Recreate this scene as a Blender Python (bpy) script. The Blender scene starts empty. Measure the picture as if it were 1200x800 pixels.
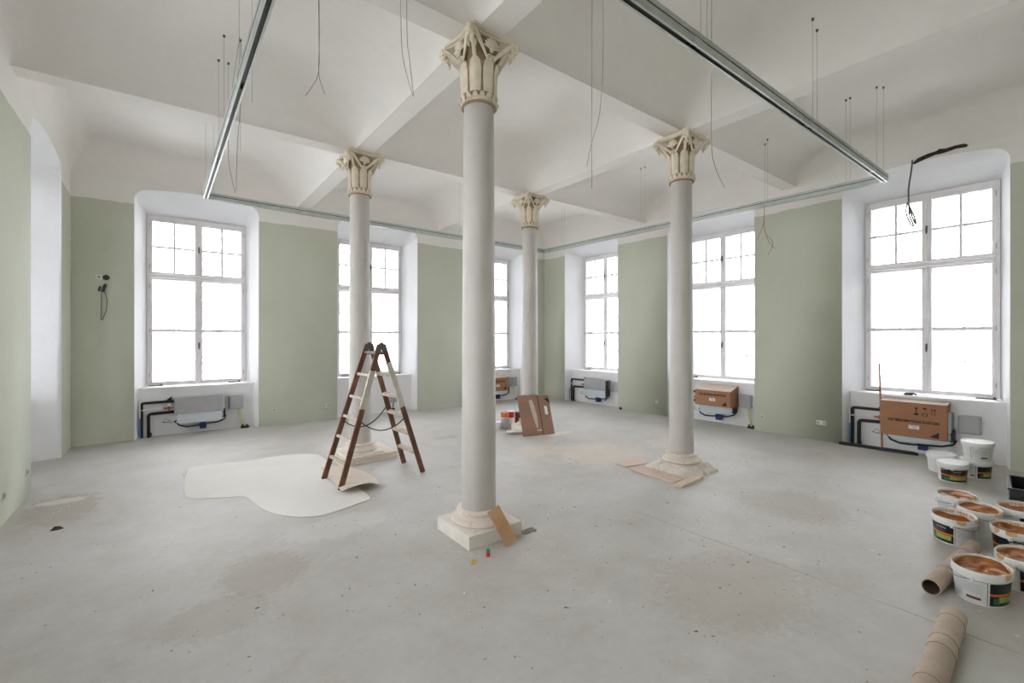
import bpy, bmesh, math, random
from mathutils import Vector, Matrix
R = math.radians; PI = math.pi
sc = bpy.context.scene
C = sc.collection
random.seed(7)

# ------------------------------------------------------------------ camera
cam = bpy.data.cameras.new('camera'); co = bpy.data.objects.new('camera', cam); C.objects.link(co)
cam.sensor_width = 36; cam.lens = 36*531/1200; cam.shift_y = -4/1200; cam.clip_start = .02; cam.clip_end = 300
co.location = (0, 0, 1.65); co.rotation_euler = (R(90), 0, R(-37.3))
sc.camera = co
# ------------------------------------------------------------------ world, exposure
w = bpy.data.worlds.new('overcast'); sc.world = w; w.use_nodes = True
bg = w.node_tree.nodes['Background']
bg.inputs[0].default_value = (.955, .972, 1, 1); bg.inputs[1].default_value = 17
vs = sc.view_settings
vs.view_transform = 'Standard'; vs.look = 'None'; vs.gamma = 1; vs.use_curve_mapping = False; vs.exposure = 0.0
sc.cycles.max_bounces = 16; sc.cycles.diffuse_bounces = 10; sc.cycles.transparent_max_bounces = 16
sc.cycles.caustics_reflective = False; sc.cycles.caustics_refractive = False; sc.cycles.sample_clamp_indirect = 20

# room constants
XA, XB = -1.155, 8.37          # left wall, right wall
YN, YB = -.75, 9.5             # near wall, back wall
ZS, ZH = 4.17, .54             # vault springing, rise
CX, CY = (2.12, 5.16), (3.25, 6.25)
BW = .115                      # half width of the ceiling beams
WA = (.468, 3.65, 6.83)        # window centres along the back wall (x)
WB = (7.80, 4.71, 1.615)       # window centres along the right wall (y)
WC = (7.85, 4.75, 1.65)              # window niches in the left wall (y); nearer two unseen, added for light

# ------------------------------------------------------------------ materials
def lin(c): return tuple(((v/255+.055)/1.055)**2.4 if v > 10 else v/255/12.92 for v in c)
MATS = {}
class N:
    def __init__(s, m):
        s.t = m.node_tree; s.n = s.t.nodes
    def __call__(s, typ, ins=None, **kw):
        o = s.n.new('ShaderNode'+typ)
        for k, v in kw.items(): setattr(o, k, v)
        for k, v in (ins or {}).items():
            if isinstance(v, bpy.types.NodeSocket): s.t.links.new(v, o.inputs[k])
            else: o.inputs[k].default_value = v
        return o
    def math(s, op, a, b=0., c=None, clamp=False):
        o = s.n.new('ShaderNodeMath'); o.operation = op; o.use_clamp = clamp
        for i, v in enumerate((a, b) + ((c,) if c is not None else ())):
            if isinstance(v, bpy.types.NodeSocket): s.t.links.new(v, o.inputs[i])
            else: o.inputs[i].default_value = v
        return o.outputs[0]
    def mix(s, f, a, b):
        o = s.n.new('ShaderNodeMix'); o.data_type = 'RGBA'
        for i, v in ((0, f), (6, a), (7, b)):
            if isinstance(v, bpy.types.NodeSocket): s.t.links.new(v, o.inputs[i])
            else: o.inputs[i].default_value = v if i == 0 else (tuple(v)+(1,))[:4]
        return o.outputs[2]
    def noise(s, vec, scale, detail=3, rough=.5):
        return s('TexNoise', {'Vector': vec, 'Scale': scale, 'Detail': detail, 'Roughness': rough}).outputs[0]
    def ramp(s, f, a, b):           # smooth step between a and b
        o = s.n.new('ShaderNodeMapRange'); o.interpolation_type = 'SMOOTHSTEP'
        s.t.links.new(f, o.inputs[0]); o.inputs[1].default_value = a; o.inputs[2].default_value = b
        return o.outputs[0]

def mat(name, col, rough=.6, metal=0, var=.06, scale=6, bump=.1, bscale=80, spec=.5, tint=None, tf=.5, tscale=3):
    """procedural material: base colour with large/small noise variation, optional second colour, bump"""
    if name in MATS: return MATS[name]
    m = bpy.data.materials.new(name); m.use_nodes = True; q = N(m)
    p = q.n['Principled BSDF']
    pos = q('TexCoord').outputs['Object']
    c = lin(col)
    n1 = q.noise(pos, scale, 4); n2 = q.noise(pos, scale*9, 3)
    v = q.math('ADD', q.math('MULTIPLY', n1, .65), q.math('MULTIPLY', n2, .35))
    col_out = q.mix(q.ramp(v, .3, .7), tuple(x*(1-var*1.6) for x in c), tuple(min(1, x*(1+var)) for x in c))
    if tint:
        t = q.noise(pos, tscale, 5, .65)
        col_out = q.mix(q.ramp(t, tf, tf+.12), col_out, lin(tint))
    q.t.links.new(col_out, p.inputs['Base Color'])
    p.inputs['Roughness'].default_value = rough; p.inputs['Metallic'].default_value = metal
    p.inputs['Specular IOR Level'].default_value = spec
    if bump:
        b = q('Bump', {'Height': q.noise(pos, bscale, 3), 'Strength': bump, 'Distance': .01})
        q.t.links.new(b.outputs[0], p.inputs['Normal'])
    MATS[name] = m; return m

def wall_mat():
    m = bpy.data.materials.new('two_tone_wall_paint'); m.use_nodes = True; q = N(m); p = q.n['Principled BSDF']
    g = q('NewGeometry').outputs['Position']
    sep = q('SeparateXYZ', {0: g})
    wob = q.math('MULTIPLY', q.math('SUBTRACT', q.noise(g, 1.3, 4), .5), .10)
    wob2 = q.math('MULTIPLY', q.math('SUBTRACT', q.noise(g, 9, 3), .5), .03)
    z = q.math('ADD', q.math('ADD', sep.outputs[2], wob), wob2)
    f = q.ramp(z, 3.812, 3.822)
    nl = q.noise(g, .9, 4); nf = q.noise(g, 14, 4)
    gr = q.mix(q.ramp(nl, .3, .7), lin((187, 190, 173)), lin((193, 196, 180)))
    gr = q.mix(q.math('MULTIPLY', q.ramp(nf, .45, .75), .25), gr, lin((200, 202, 190)))
    wh = q.mix(q.ramp(nl, .3, .7), lin((225, 222, 217)), lin((230, 227, 223)))
    c = q.mix(f, gr, wh)
    q.t.links.new(c, p.inputs['Base Color']); p.inputs['Roughness'].default_value = .85
    b = q('Bump', {'Height': q.noise(g, 60, 4), 'Strength': .12, 'Distance': .01})
    b2 = q('Bump', {'Height': nl, 'Strength': .25, 'Distance': .03, 'Normal': b.outputs[0]})
    q.t.links.new(b2.outputs[0], p.inputs['Normal'])
    return m

def floor_mat():
    m = bpy.data.materials.new('dusty_screed'); m.use_nodes = True; q = N(m); p = q.n['Principled BSDF']
    g = q('NewGeometry').outputs['Position']; sep = q('SeparateXYZ', {0: g}); X, Y = sep.outputs[0], sep.outputs[1]
    a = q.noise(g, .55, 5, .6); b = q.noise(g, 2.6, 6, .62); d = q.noise(g, 17, 5, .7)
    c = q.mix(q.ramp(a, .35, .66), lin((184, 180, 174)), lin((192, 190, 187)))
    c = q.mix(q.math('MULTIPLY', q.ramp(b, .45, .7), .5), c, lin((200, 198, 194)))
    c = q.mix(q.math('MULTIPLY', q.ramp(b, .5, .25), .4), c, lin((168, 157, 146)))
    c = q.mix(q.math('MULTIPLY', q.ramp(d, .52, .8), .30), c, lin((154, 146, 137)))
    c = q.mix(q.math('MULTIPLY', q.ramp(d, .48, .25), .35), c, lin((208, 206, 202)))
    def blob(cx, cy, rx, ry, colr, amt, sc_=5.):
        nonlocal c
        dx = q.math('DIVIDE', q.math('SUBTRACT', X, cx), rx); dy = q.math('DIVIDE', q.math('SUBTRACT', Y, cy), ry)
        r = q.math('SQRT', q.math('ADD', q.math('MULTIPLY', dx, dx), q.math('MULTIPLY', dy, dy)))
        r = q.math('ADD', r, q.math('MULTIPLY', q.math('SUBTRACT', q.noise(g, sc_, 5, .7), .5), 1.6))
        c = q.mix(q.math('MULTIPLY', q.ramp(r, 1.05, .75), amt), c, lin(colr))
    blob(5.0, 4.4, .75, .65, (216, 201, 181), .42, 9)
    blob(4.35, 5.0, .5, .3, (205, 190, 168), .4)
    blob(6.3, 4.2, .5, .3, (212, 200, 184), .4)
    blob(-.80, 6.15, .30, .55, (164, 154, 142), .6, 9)
    blob(-.85, 6.4, .22, .10, (222, 219, 214), .6, 16)
    blob(.55, 3.6, .30, .35, (156, 143, 126), .35, 22)
    blob(.25, 3.2, .30, .25, (158, 146, 128), .3, 22)
    blob(3.0, 1.5, .6, .45, (164, 150, 132), .3, 20)
    blob(1.2, 4.1, .5, .25, (212, 209, 206), .4, 18)
    blob(4.9, 1.9, .5, .5, (164, 153, 140), .35, 20)
    blob(5.3, 5.75, .5, .12, (214, 206, 190), .7, 9)
    # thin joint running away from the camera
    jx = q.math('ABSOLUTE', q.math('SUBTRACT', q.math('ADD', X, q.math('MULTIPLY', q.math('SUBTRACT', q.noise(g, 3, 3), .5), .03)), 3.55))
    jl = q.math('MULTIPLY', q.ramp(jx, .006, .002), q.ramp(Y, 3.0, 2.4))
    jl = q.math('MULTIPLY', jl, q.ramp(b, .35, .5))
    c = q.mix(q.math('MULTIPLY', jl, .7), c, lin((112, 104, 96)))
    # specks
    vo = q('TexVoronoi', {'Vector': g, 'Scale': 9.}); vr = q('SeparateColor', {0: vo.outputs['Color']})
    sp = q.math('MULTIPLY', q.ramp(vo.outputs['Distance'], .11, .07), q.math('GREATER_THAN', vr.outputs[0], .82))
    c = q.mix(q.math('MULTIPLY', sp, .5), c, lin((112, 104, 96)))
    vo2 = q('TexVoronoi', {'Vector': g, 'Scale': 6.3}); vr2 = q('SeparateColor', {0: vo2.outputs['Color']})
    sp2 = q.math('MULTIPLY', q.ramp(vo2.outputs['Distance'], .10, .05), q.math('GREATER_THAN', vr2.outputs[1], .86))
    c = q.mix(q.math('MULTIPLY', sp2, .6), c, lin((222, 220, 216)))
    q.t.links.new(c, p.inputs['Base Color'])
    q.t.links.new(q.math('ADD', q.math('MULTIPLY', b, .3), .48), p.inputs['Roughness'])
    p.inputs['Specular IOR Level'].default_value = .35
    bb = q('Bump', {'Height': q.noise(g, 45, 5, .7), 'Strength': .25, 'Distance': .006})
    b2 = q('Bump', {'Height': q.noise(g, 3, 4), 'Strength': .3, 'Distance': .01, 'Normal': bb.outputs[0]})
    q.t.links.new(b2.outputs[0], p.inputs['Normal'])
    return m

def glass_mat(name, haze):
    m = bpy.data.materials.new(name); m.use_nodes = True; q = N(m); q.n.remove(q.n['Principled BSDF'])
    out = q.n['Material Output']; pos = q('TexCoord').outputs['Object']
    tr = q('BsdfTransparent', {'Color': (.982, .983, .986, 1)}); gl = q('BsdfGlossy', {'Roughness': .03, 'Color': (.9, .9, .9, 1)})
    fr = q('Fresnel', {'IOR': 1.45})
    mx = q('MixShader', {0: q.math('MULTIPLY', fr.outputs[0], .7), 1: tr.outputs[0], 2: gl.outputs[0]})
    if haze:  # dust film plus a white veil imitating window glare
        tl = q('BsdfTranslucent', {'Color': (.9, .93, .96, 1)})
        f = q.math('MULTIPLY', q.ramp(q.noise(pos, 2.2, 5, .65), .3, .7), haze)
        mx = q('MixShader', {0: f, 1: mx.outputs[0], 2: tl.outputs[0]})
    q.t.links.new(mx.outputs[0], out.inputs[0])
    return m

M_wall = wall_mat(); M_floor = floor_mat()
M_glass = glass_mat('window_glass', .12); M_haze = glass_mat('dusty_glare_outer_glass', .35)  # haze whitens the panes as glare would
M_plaster = mat('white_plaster', (227, 223, 218), .9, var=.02, scale=1.2, bump=.15, bscale=40)
M_reveal = mat('reveal_plaster', (232, 232, 233), .88, var=.02, scale=2, bump=.1, bscale=50)
M_frame = mat('window_frame_paint', (238, 235, 236), .45, var=.03, scale=8, bump=.04)
M_hinge = mat('painted_hinge', (196, 192, 188), .5, var=.05, bump=0)
M_bar = mat('glazing_bar_paint', (238, 236, 238), .45, var=.03, bump=.02)
M_shaft = mat('column_shaft_paint', (190, 185, 179), .5, var=.03, scale=3, bump=.08, bscale=30, tint=(176, 170, 160), tf=.68, tscale=5)
M_cap = mat('cream_capital_paint', (222, 211, 190), .7, var=.06, scale=14, bump=.3, bscale=60, tint=(178, 158, 126), tf=.62, tscale=22)
M_capd = mat('brown_capital_ground', (158, 134, 104), .8, var=.15, scale=30, bump=.2)
M_base = mat('plinth_paint', (226, 220, 210), .75, var=.04, scale=10, bump=.3, bscale=50, tint=(196, 178, 158), tf=.6, tscale=8)
M_torus = mat('base_moulding_paint', (218, 206, 195), .7, var=.05, scale=10, bump=.25, tint=(200, 180, 160), tf=.58, tscale=12)
M_mortar = mat('rough_mortar', (212, 204, 193), .95, var=.1, scale=18, bump=.6, bscale=45)
M_alu = mat('galvanised_track', (188, 194, 189), .45, .35, var=.08, scale=12, bump=.03)
M_dark = mat('black_rubber', (30, 28, 27), .55, var=.1, bump=.05)
M_black = mat('black_plastic', (24, 25, 27), .4, var=.1, bump=.03)
M_track_dark = mat('dark_track_slot', (62, 58, 54), .6, .3, var=.1, bump=0)
M_wire = mat('steel_wire', (150, 148, 142), .5, .5, var=.05, bump=0)
M_cable = mat('grey_cable', (135, 132, 126), .6, var=.05, bump=0)
M_red = mat('red_cable', (165, 55, 45), .5, var=.05, bump=0)
M_brown = mat('stained_ladder_wood', (112, 70, 50), .6, var=.25, scale=9, bump=.15, tint=(92, 62, 50), tf=.56, tscale=10)
M_ladw = mat('paint_smeared_wood', (196, 190, 178), .7, var=.12, scale=14, bump=.2, tint=(120, 84, 62), tf=.62, tscale=20)
M_rung = mat('worn_rung_wood', (186, 172, 154), .7, var=.15, scale=10, bump=.2, tint=(210, 206, 198), tf=.52, tscale=14)
M_steel = mat('dull_hinge_steel', (104, 96, 88), .5, .6, var=.15, bump=.1)
M_card = mat('brown_cardboard', (164, 118, 88), .85, var=.05, scale=5, bump=.05)
M_cardr = mat('reddish_cardboard', (158, 122, 103), .85, var=.05, scale=5, bump=.05)
M_cardi = mat('pale_cardboard_flap', (206, 190, 176), .85, var=.04, bump=.05)
M_ink = mat('carton_ink', (52, 34, 24), .8, var=.1, bump=0)
M_sticker = mat('white_sticker', (226, 228, 232), .5, var=.02, bump=0)
M_inkblue = mat('grey_blue_print', (120, 132, 156), .6, var=.05, bump=0)
M_ply = mat('pinkish_ply', (206, 184, 168), .8, var=.06, scale=8, bump=.1)
M_pine = mat('pale_pine', (204, 188, 162), .75, var=.08, scale=9, bump=.1)
M_plank = mat('planed_softwood', (186, 146, 108), .65, var=.12, scale=7, bump=.1)
M_paper = mat('floor_paper', (226, 223, 218), .9, var=.02, scale=3, bump=.12, bscale=14)
M_kraft = mat('beige_felt', (218, 206, 192), .9, var=.04, scale=6, bump=.15, bscale=30)
M_tube = mat('grey_card_tube', (182, 164, 148), .85, var=.08, scale=9, bump=.1)
M_tubein = mat('tube_inside', (120, 100, 86), .9, var=.08, bump=0)
M_bucket = mat('white_bucket_plastic', (226, 226, 223), .4, var=.02, bump=.02, tint=(214, 206, 194), tf=.66, tscale=12)
M_clay = mat('ochre_clay_paint', (172, 98, 28), .6, var=.25, scale=14, bump=.8, bscale=30, tint=(136, 70, 16), tf=.52, tscale=9)
M_clayd = mat('dried_clay_residue', (206, 168, 124), .75, var=.15, scale=20, bump=.4, tint=(226, 218, 206), tf=.5, tscale=16)
M_label = mat('black_label', (20, 22, 24), .35, var=.1, bump=0)
M_orange = mat('orange_label_stripe', (222, 108, 42), .4, var=.04, bump=0)
M_yg = mat('olive_label_panel', (158, 168, 84), .45, var=.12, scale=30, bump=0)
M_green = mat('green_label_print', (40, 104, 52), .45, var=.2, scale=30, bump=0)
M_lwhite = mat('white_label_panel', (212, 212, 210), .45, var=.02, bump=0)
M_lred = mat('dark_red_print', (112, 48, 42), .5, var=.05, bump=0)
M_unit = mat('grey_sheet_steel', (170, 170, 172), .42, .35, var=.04, bump=.02)
M_tray = mat('pale_coated_steel', (206, 216, 220), .4, .1, var=.03, bump=.02)
M_ebox = mat('grey_junction_box', (172, 172, 174), .5, var=.03, bump=.02)
M_blue = mat('blue_plastic', (34, 58, 122), .5, var=.06, bump=0)
M_bluep = mat('light_blue_tape', (74, 126, 176), .5, var=.05, bump=0)
M_brass = mat('copper_fitting', (176, 104, 66), .35, .6, var=.1, bump=0)
M_wpipe = mat('white_plastic', (228, 228, 226), .4, var=.02, bump=0)
M_yel = mat('pale_yellow_conduit', (206, 204, 158), .5, var=.05, bump=0)
M_tin = mat('tin_can_metal', (176, 176, 178), .35, .7, var=.05, bump=0)
M_redp = mat('red_paint_label', (206, 40, 40), .4, var=.06, bump=0)
M_teal = mat('green_cap', (52, 150, 110), .4, var=.05, bump=0)
M_stick = mat('reddish_stick_wood', (172, 116, 88), .6, var=.1, bump=.05)
M_soil = mat('broken_masonry', (66, 56, 44), .95, var=.3, scale=30, bump=.8)
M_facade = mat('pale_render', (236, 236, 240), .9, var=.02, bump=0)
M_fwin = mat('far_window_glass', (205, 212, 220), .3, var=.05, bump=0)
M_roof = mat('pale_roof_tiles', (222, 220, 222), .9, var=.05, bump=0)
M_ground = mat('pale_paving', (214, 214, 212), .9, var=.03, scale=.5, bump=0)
M_bark = mat('haze_pale_bark', (214, 210, 210), .9, var=.08, bump=0)  # bark colour paled to imitate haze and overexposure outside

# ------------------------------------------------------------------ mesh builder
class MB:
    def __init__(s): s.v = []; s.f = []; s.m = []; s.s = []
    def add(s, vs_, fs, mi=0, smooth=False):
        o = len(s.v); s.v += [tuple(v) for v in vs_]
        for f in fs: s.f.append(tuple(i+o for i in f)); s.m.append(mi); s.s.append(smooth)
        return s
    def box(s, lo, hi, mi=0, M=None, bev=0):
        x0, y0, z0 = lo; x1, y1, z1 = hi
        if bev:
            bm = bmesh.new(); bmesh.ops.create_cube(bm, size=1)
            for v in bm.verts: v.co = Vector(((x0+x1)/2+v.co.x*(x1-x0), (y0+y1)/2+v.co.y*(y1-y0), (z0+z1)/2+v.co.z*(z1-z0)))
            bmesh.ops.bevel(bm, geom=bm.edges[:], offset=bev, segments=2, affect='EDGES', profile=.5)
            vs_ = [v.co.copy() for v in bm.verts]; bm.verts.index_update(); fs = [[v.index for v in f.verts] for f in bm.faces]; bm.free()
        else:
            vs_ = [Vector(p) for p in ((x0,y0,z0),(x1,y0,z0),(x1,y1,z0),(x0,y1,z0),(x0,y0,z1),(x1,y0,z1),(x1,y1,z1),(x0,y1,z1))]
            fs = [(0,3,2,1),(4,5,6,7),(0,1,5,4),(1,2,6,5),(2,3,7,6),(3,0,4,7)]
        if M: vs_ = [M @ v for v in vs_]
        return s.add(vs_, fs, mi)
    def prism(s, pts, z0, z1, mi=0, M=None):
        n = len(pts); vs_ = [Vector((x, y, z0)) for x, y in pts]+[Vector((x, y, z1)) for x, y in pts]
        if M: vs_ = [M @ v for v in vs_]
        return s.add(vs_, [tuple(range(n-1,-1,-1)), tuple(range(n, 2*n))]+[(i,(i+1)%n,(i+1)%n+n,i+n) for i in range(n)], mi)
    def tube(s, pts, r, n=8, mi=0, cap=True, closed=False):
        pts = [Vector(p) for p in pts]; k = len(pts); rs = r if isinstance(r, (list, tuple)) else [r]*k
        vs_ = []; up = None
        for i, p in enumerate(pts):
            if closed: t = pts[(i+1) % k]-pts[i-1]
            else: t = pts[min(i+1, k-1)]-pts[max(i-1, 0)]
            t = t.normalized() if t.length > 1e-9 else Vector((0,0,1))
            if up is None: up = Vector((0,0,1)) if abs(t.z) < .9 else Vector((1,0,0))
            a = t.cross(up)
            a = a.normalized() if a.length > 1e-6 else t.orthogonal().normalized()
            b = a.cross(t).normalized(); up = b
            for j in range(n):
                an = 2*PI*j/n; vs_.append(p+(a*math.cos(an)+b*math.sin(an))*rs[i])
        fs = []
        for i in range(k if closed else k-1):
            for j in range(n):
                A_, B_ = i*n, ((i+1) % k)*n
                fs.append((A_+j, A_+(j+1) % n, B_+(j+1) % n, B_+j))
        if cap and not closed: fs += [tuple(range(n-1,-1,-1)), tuple(range((k-1)*n, k*n))]
        return s.add(vs_, fs, mi, True)
    def lathe(s, prof, n=32, c=(0,0,0), sx=1, sy=1, mi=0, cap=False, smooth=True, wob=None):
        vs_ = []
        for r, z in prof:
            for j in range(n):
                a = 2*PI*j/n; rr = r*(1+(wob(a, z) if wob else 0))
                vs_.append((c[0]+rr*math.cos(a)*sx, c[1]+rr*math.sin(a)*sy, c[2]+z))
        fs = []
        for i in range(len(prof)-1):
            for j in range(n): fs.append((i*n+j, i*n+(j+1) % n, (i+1)*n+(j+1) % n, (i+1)*n+j))
        if cap: fs += [tuple(range(n-1,-1,-1)), tuple(range((len(prof)-1)*n, len(prof)*n))]
        return s.add(vs_, fs, mi, smooth)
    def build(s, name, mats, parent=None, sharp=None, M=None):
        me = bpy.data.meshes.new(name); me.from_pydata(s.v, [], s.f)
        if not isinstance(mats, (list, tuple)): mats = [mats]
        for m in mats: me.materials.append(m)
        me.polygons.foreach_set('material_index', s.m); me.polygons.foreach_set('use_smooth', s.s)
        if M: me.transform(M)
        bm = bmesh.new(); bm.from_mesh(me); bmesh.ops.recalc_face_normals(bm, faces=bm.faces[:]); bm.to_mesh(me); bm.free()
        me.update()
        if any(s.s): me.set_sharp_from_angle(angle=R(sharp or 45))
        o = bpy.data.objects.new(name, me); C.objects.link(o)
        if parent: o.parent = parent
        return o
def tag(o, label, cat, group=None, kind=None):
    if label: o['label'] = label
    if cat: o['category'] = cat
    if group: o['group'] = group
    if kind: o['kind'] = kind
    return o
def empty(name, loc=(0,0,0), rz=0):
    o = bpy.data.objects.new(name, None); C.objects.link(o); o.location = loc; o.rotation_euler = (0, 0, rz); o.empty_display_size = .1
    return o
def thing(name, label, cat, loc=(0,0,0), rz=0, group=None): return tag(empty(name, loc, rz), label, cat, group)
def struct(o): o['kind'] = 'structure'; return o
def copy_tree(o, parent=None):
    c = o.copy(); C.objects.link(c); c.parent = parent
    for ch in list(o.children): copy_tree(ch, c)
    return c
def text_pts(body, size, bold=0):
    """text outline as flat triangles in xy, centred"""
    cu = bpy.data.curves.new('lettering', 'FONT'); cu.body = body; cu.size = size; cu.align_x = 'CENTER'; cu.align_y = 'CENTER'; cu.resolution_u = 2; cu.offset = bold
    o = bpy.data.objects.new('lettering', cu); C.objects.link(o)
    bpy.context.view_layer.update(); dg = bpy.context.evaluated_depsgraph_get(); me = bpy.data.meshes.new_from_object(o.evaluated_get(dg))
    vs_ = [v.co.copy() for v in me.vertices]; fs = [tuple(p.vertices) for p in me.polygons]
    bpy.data.objects.remove(o); bpy.data.meshes.remove(me)
    return vs_, fs

# ------------------------------------------------------------------ floor and ceiling
mb = MB(); mb.box((XA-1.0, YN-1.0, -.12), (XB+1.0, YB+1.0, 0)); struct(mb.build('floor', M_floor))

def bays(a, b, cs): return [(a, cs[0]-BW), (cs[0]+BW, cs[1]-BW), (cs[1]+BW, b)]
BX, BYs = bays(XA, XB, CX), bays(YN, YB, CY)
def q_(d, r): return 1. if d >= r else math.sqrt(max(0., 1-(1-max(0., d)/r)**2))
def rise(t, lo, hi, wlo, whi):      # cove radii: tight against walls, wide against beams
    return q_(t-lo, .22 if wlo else .85)*q_(hi-t, .22 if whi else .85)
def zc(x, y):
    for i, (x0, x1) in enumerate(BX):
        if x0 <= x <= x1:
            for j, (y0, y1) in enumerate(BYs):
                if y0 <= y <= y1:
                    return ZS+ZH*rise(x, x0, x1, i == 0, i == 2)*rise(y, y0, y1, j == 0, j == 2)
    return ZS
mb = MB(); K = 56
for x0, x1 in BX:
    for y0, y1 in BYs:
        pr = [-math.cos(PI*i/K)*(1-1e-7) for i in range(K+1)]
        vs_ = []
        for b in pr:
            for a in pr:
                X_ = (x0+x1)/2+a*(x1-x0)/2; Y_ = (y0+y1)/2+b*(y1-y0)/2; vs_.append((X_, Y_, zc(X_, Y_)))
        mb.add(vs_, [(j*(K+1)+i, j*(K+1)+i+1, (j+1)*(K+1)+i+1, (j+1)*(K+1)+i) for i in range(K) for j in range(K)], 0, True)
ceil = struct(mb.build('ceiling', M_plaster, sharp=60))
for cx in CX:
    MB().box((cx-BW, YN, ZS), (cx+BW, YB, ZS+.3)).build('beam', M_plaster, ceil)
for cy in CY:
    e = [XA]+[v for c in CX for v in (c-BW, c+BW)]+[XB]
    for i in range(0, 6, 2): MB().box((e[i], cy-BW, ZS), (e[i+1], cy+BW, ZS+.3)).build('beam', M_plaster, ceil)
# ------------------------------------------------------------------ walls with window niches
HW, DP, FW, FZ0, FZ1 = .885, .62, .745, .82, 3.80
def arch(x, hw=HW, ze=4.035, rise=.09, rr=.14):
    z = ze+rise*(1-(x/hw)**2); t = abs(x)-(hw-rr)
    if t > 0: z -= rr-math.sqrt(max(0, rr*rr-t*t))
    return z
def ax():
    xs = [-HW+.14*(1-math.cos(PI/2*i/6)) for i in range(7)]
    mid = [-HW+.14+(2*HW-.28)*i/12 for i in range(1, 12)]
    return xs+mid+[-x for x in reversed(xs)]
def window_wall(name, x0, x1, centres, loc, rz, pd=.22):
    mb = MB(); ZT = 4.24; xs = ax(); cur = x0
    for c in centres:
        mb.add([(cur,0,0),(c-HW,0,0),(c-HW,0,ZT),(cur,0,ZT)], [(0,1,2,3)])
        mb.add([(c-HW,0,arch(-HW)),(c-HW,0,ZT)], [])
        for a, b in zip(xs, xs[1:]):
            mb.add([(c+a,0,arch(a)),(c+b,0,arch(b)),(c+b,0,ZT),(c+a,0,ZT)], [(0,1,2,3)])
        # splayed reveal, lofted to the window frame
        n = len(xs); out = [(c-HW,0,0)]+[(c+x,0,arch(x)) for x in xs]+[(c+HW,0,0)]
        inn = [(c-FW,DP,0)]+[(c+x*FW/HW,DP,FZ1) for x in xs]+[(c+FW,DP,0)]
        L = len(out)
        rows = [out]
        for t in (.12, .3, .5, .75, 1):
            tz = t**.8
            rows.append([tuple(o[k]+(i[k]-o[k])*(t if k < 2 else tz) for k in range(3)) for o, i in zip(out, inn)])
        for ra, rb in zip(rows, rows[1:]):
            for i in range(L-1): mb.add([ra[i], ra[i+1], rb[i+1], rb[i]], [(0,1,2,3)], 1, True)
        # passage between inner and outer window
        mb.add([(c-FW,DP,.6),(c-FW,DP,FZ1),(c+FW,DP,FZ1),(c+FW,DP,.6),(c-FW,DP+.28,.6),(c-FW,DP+.28,FZ1),(c+FW,DP+.28,FZ1),(c+FW,DP+.28,.6)],
               [(0,1,5,4),(1,2,6,5),(2,3,7,6)], 1)
        # parapet under the sill
        w = HW-(HW-FW)*pd/DP
        mb.add([(c-w,pd,0),(c+w,pd,0),(c+w,pd,.79),(c-w,pd,.79)], [(0,1,2,3)], 1)
        mb.add([(c-FW,.6,.78),(c+FW,.6,.78),(c+FW,DP+.28,.78),(c-FW,DP+.28,.78)], [(0,1,2,3)], 1)
        cur = c+HW
    mb.add([(cur,0,0),(x1,0,0),(x1,0,ZT),(cur,0,ZT)], [(0,1,2,3)])
    # weld so that the reveal shades smoothly
    o = mb.build(name, [M_wall, M_reveal])
    bm = bmesh.new(); bm.from_mesh(o.data); bmesh.ops.remove_doubles(bm, verts=bm.verts[:], dist=.0005)
    bmesh.ops.recalc_face_normals(bm, faces=bm.faces[:]); bm.to_mesh(o.data); bm.free(); o.data.set_sharp_from_angle(angle=R(50))
    o.location = loc; o.rotation_euler = (0, 0, rz)
    return struct(o)
window_wall('wall_back', XA, XB, WA, (0, YB, 0), 0)
window_wall('wall_right', -YB, -YN, [-y for y in WB], (XB, 0, 0), R(-90))
window_wall('wall_left', YN, YB, sorted(WC), (XA, 0, 0), R(90), .34)
window_wall('wall_near', -XB, -XA, [], (0, YN, 0), R(180))
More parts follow.
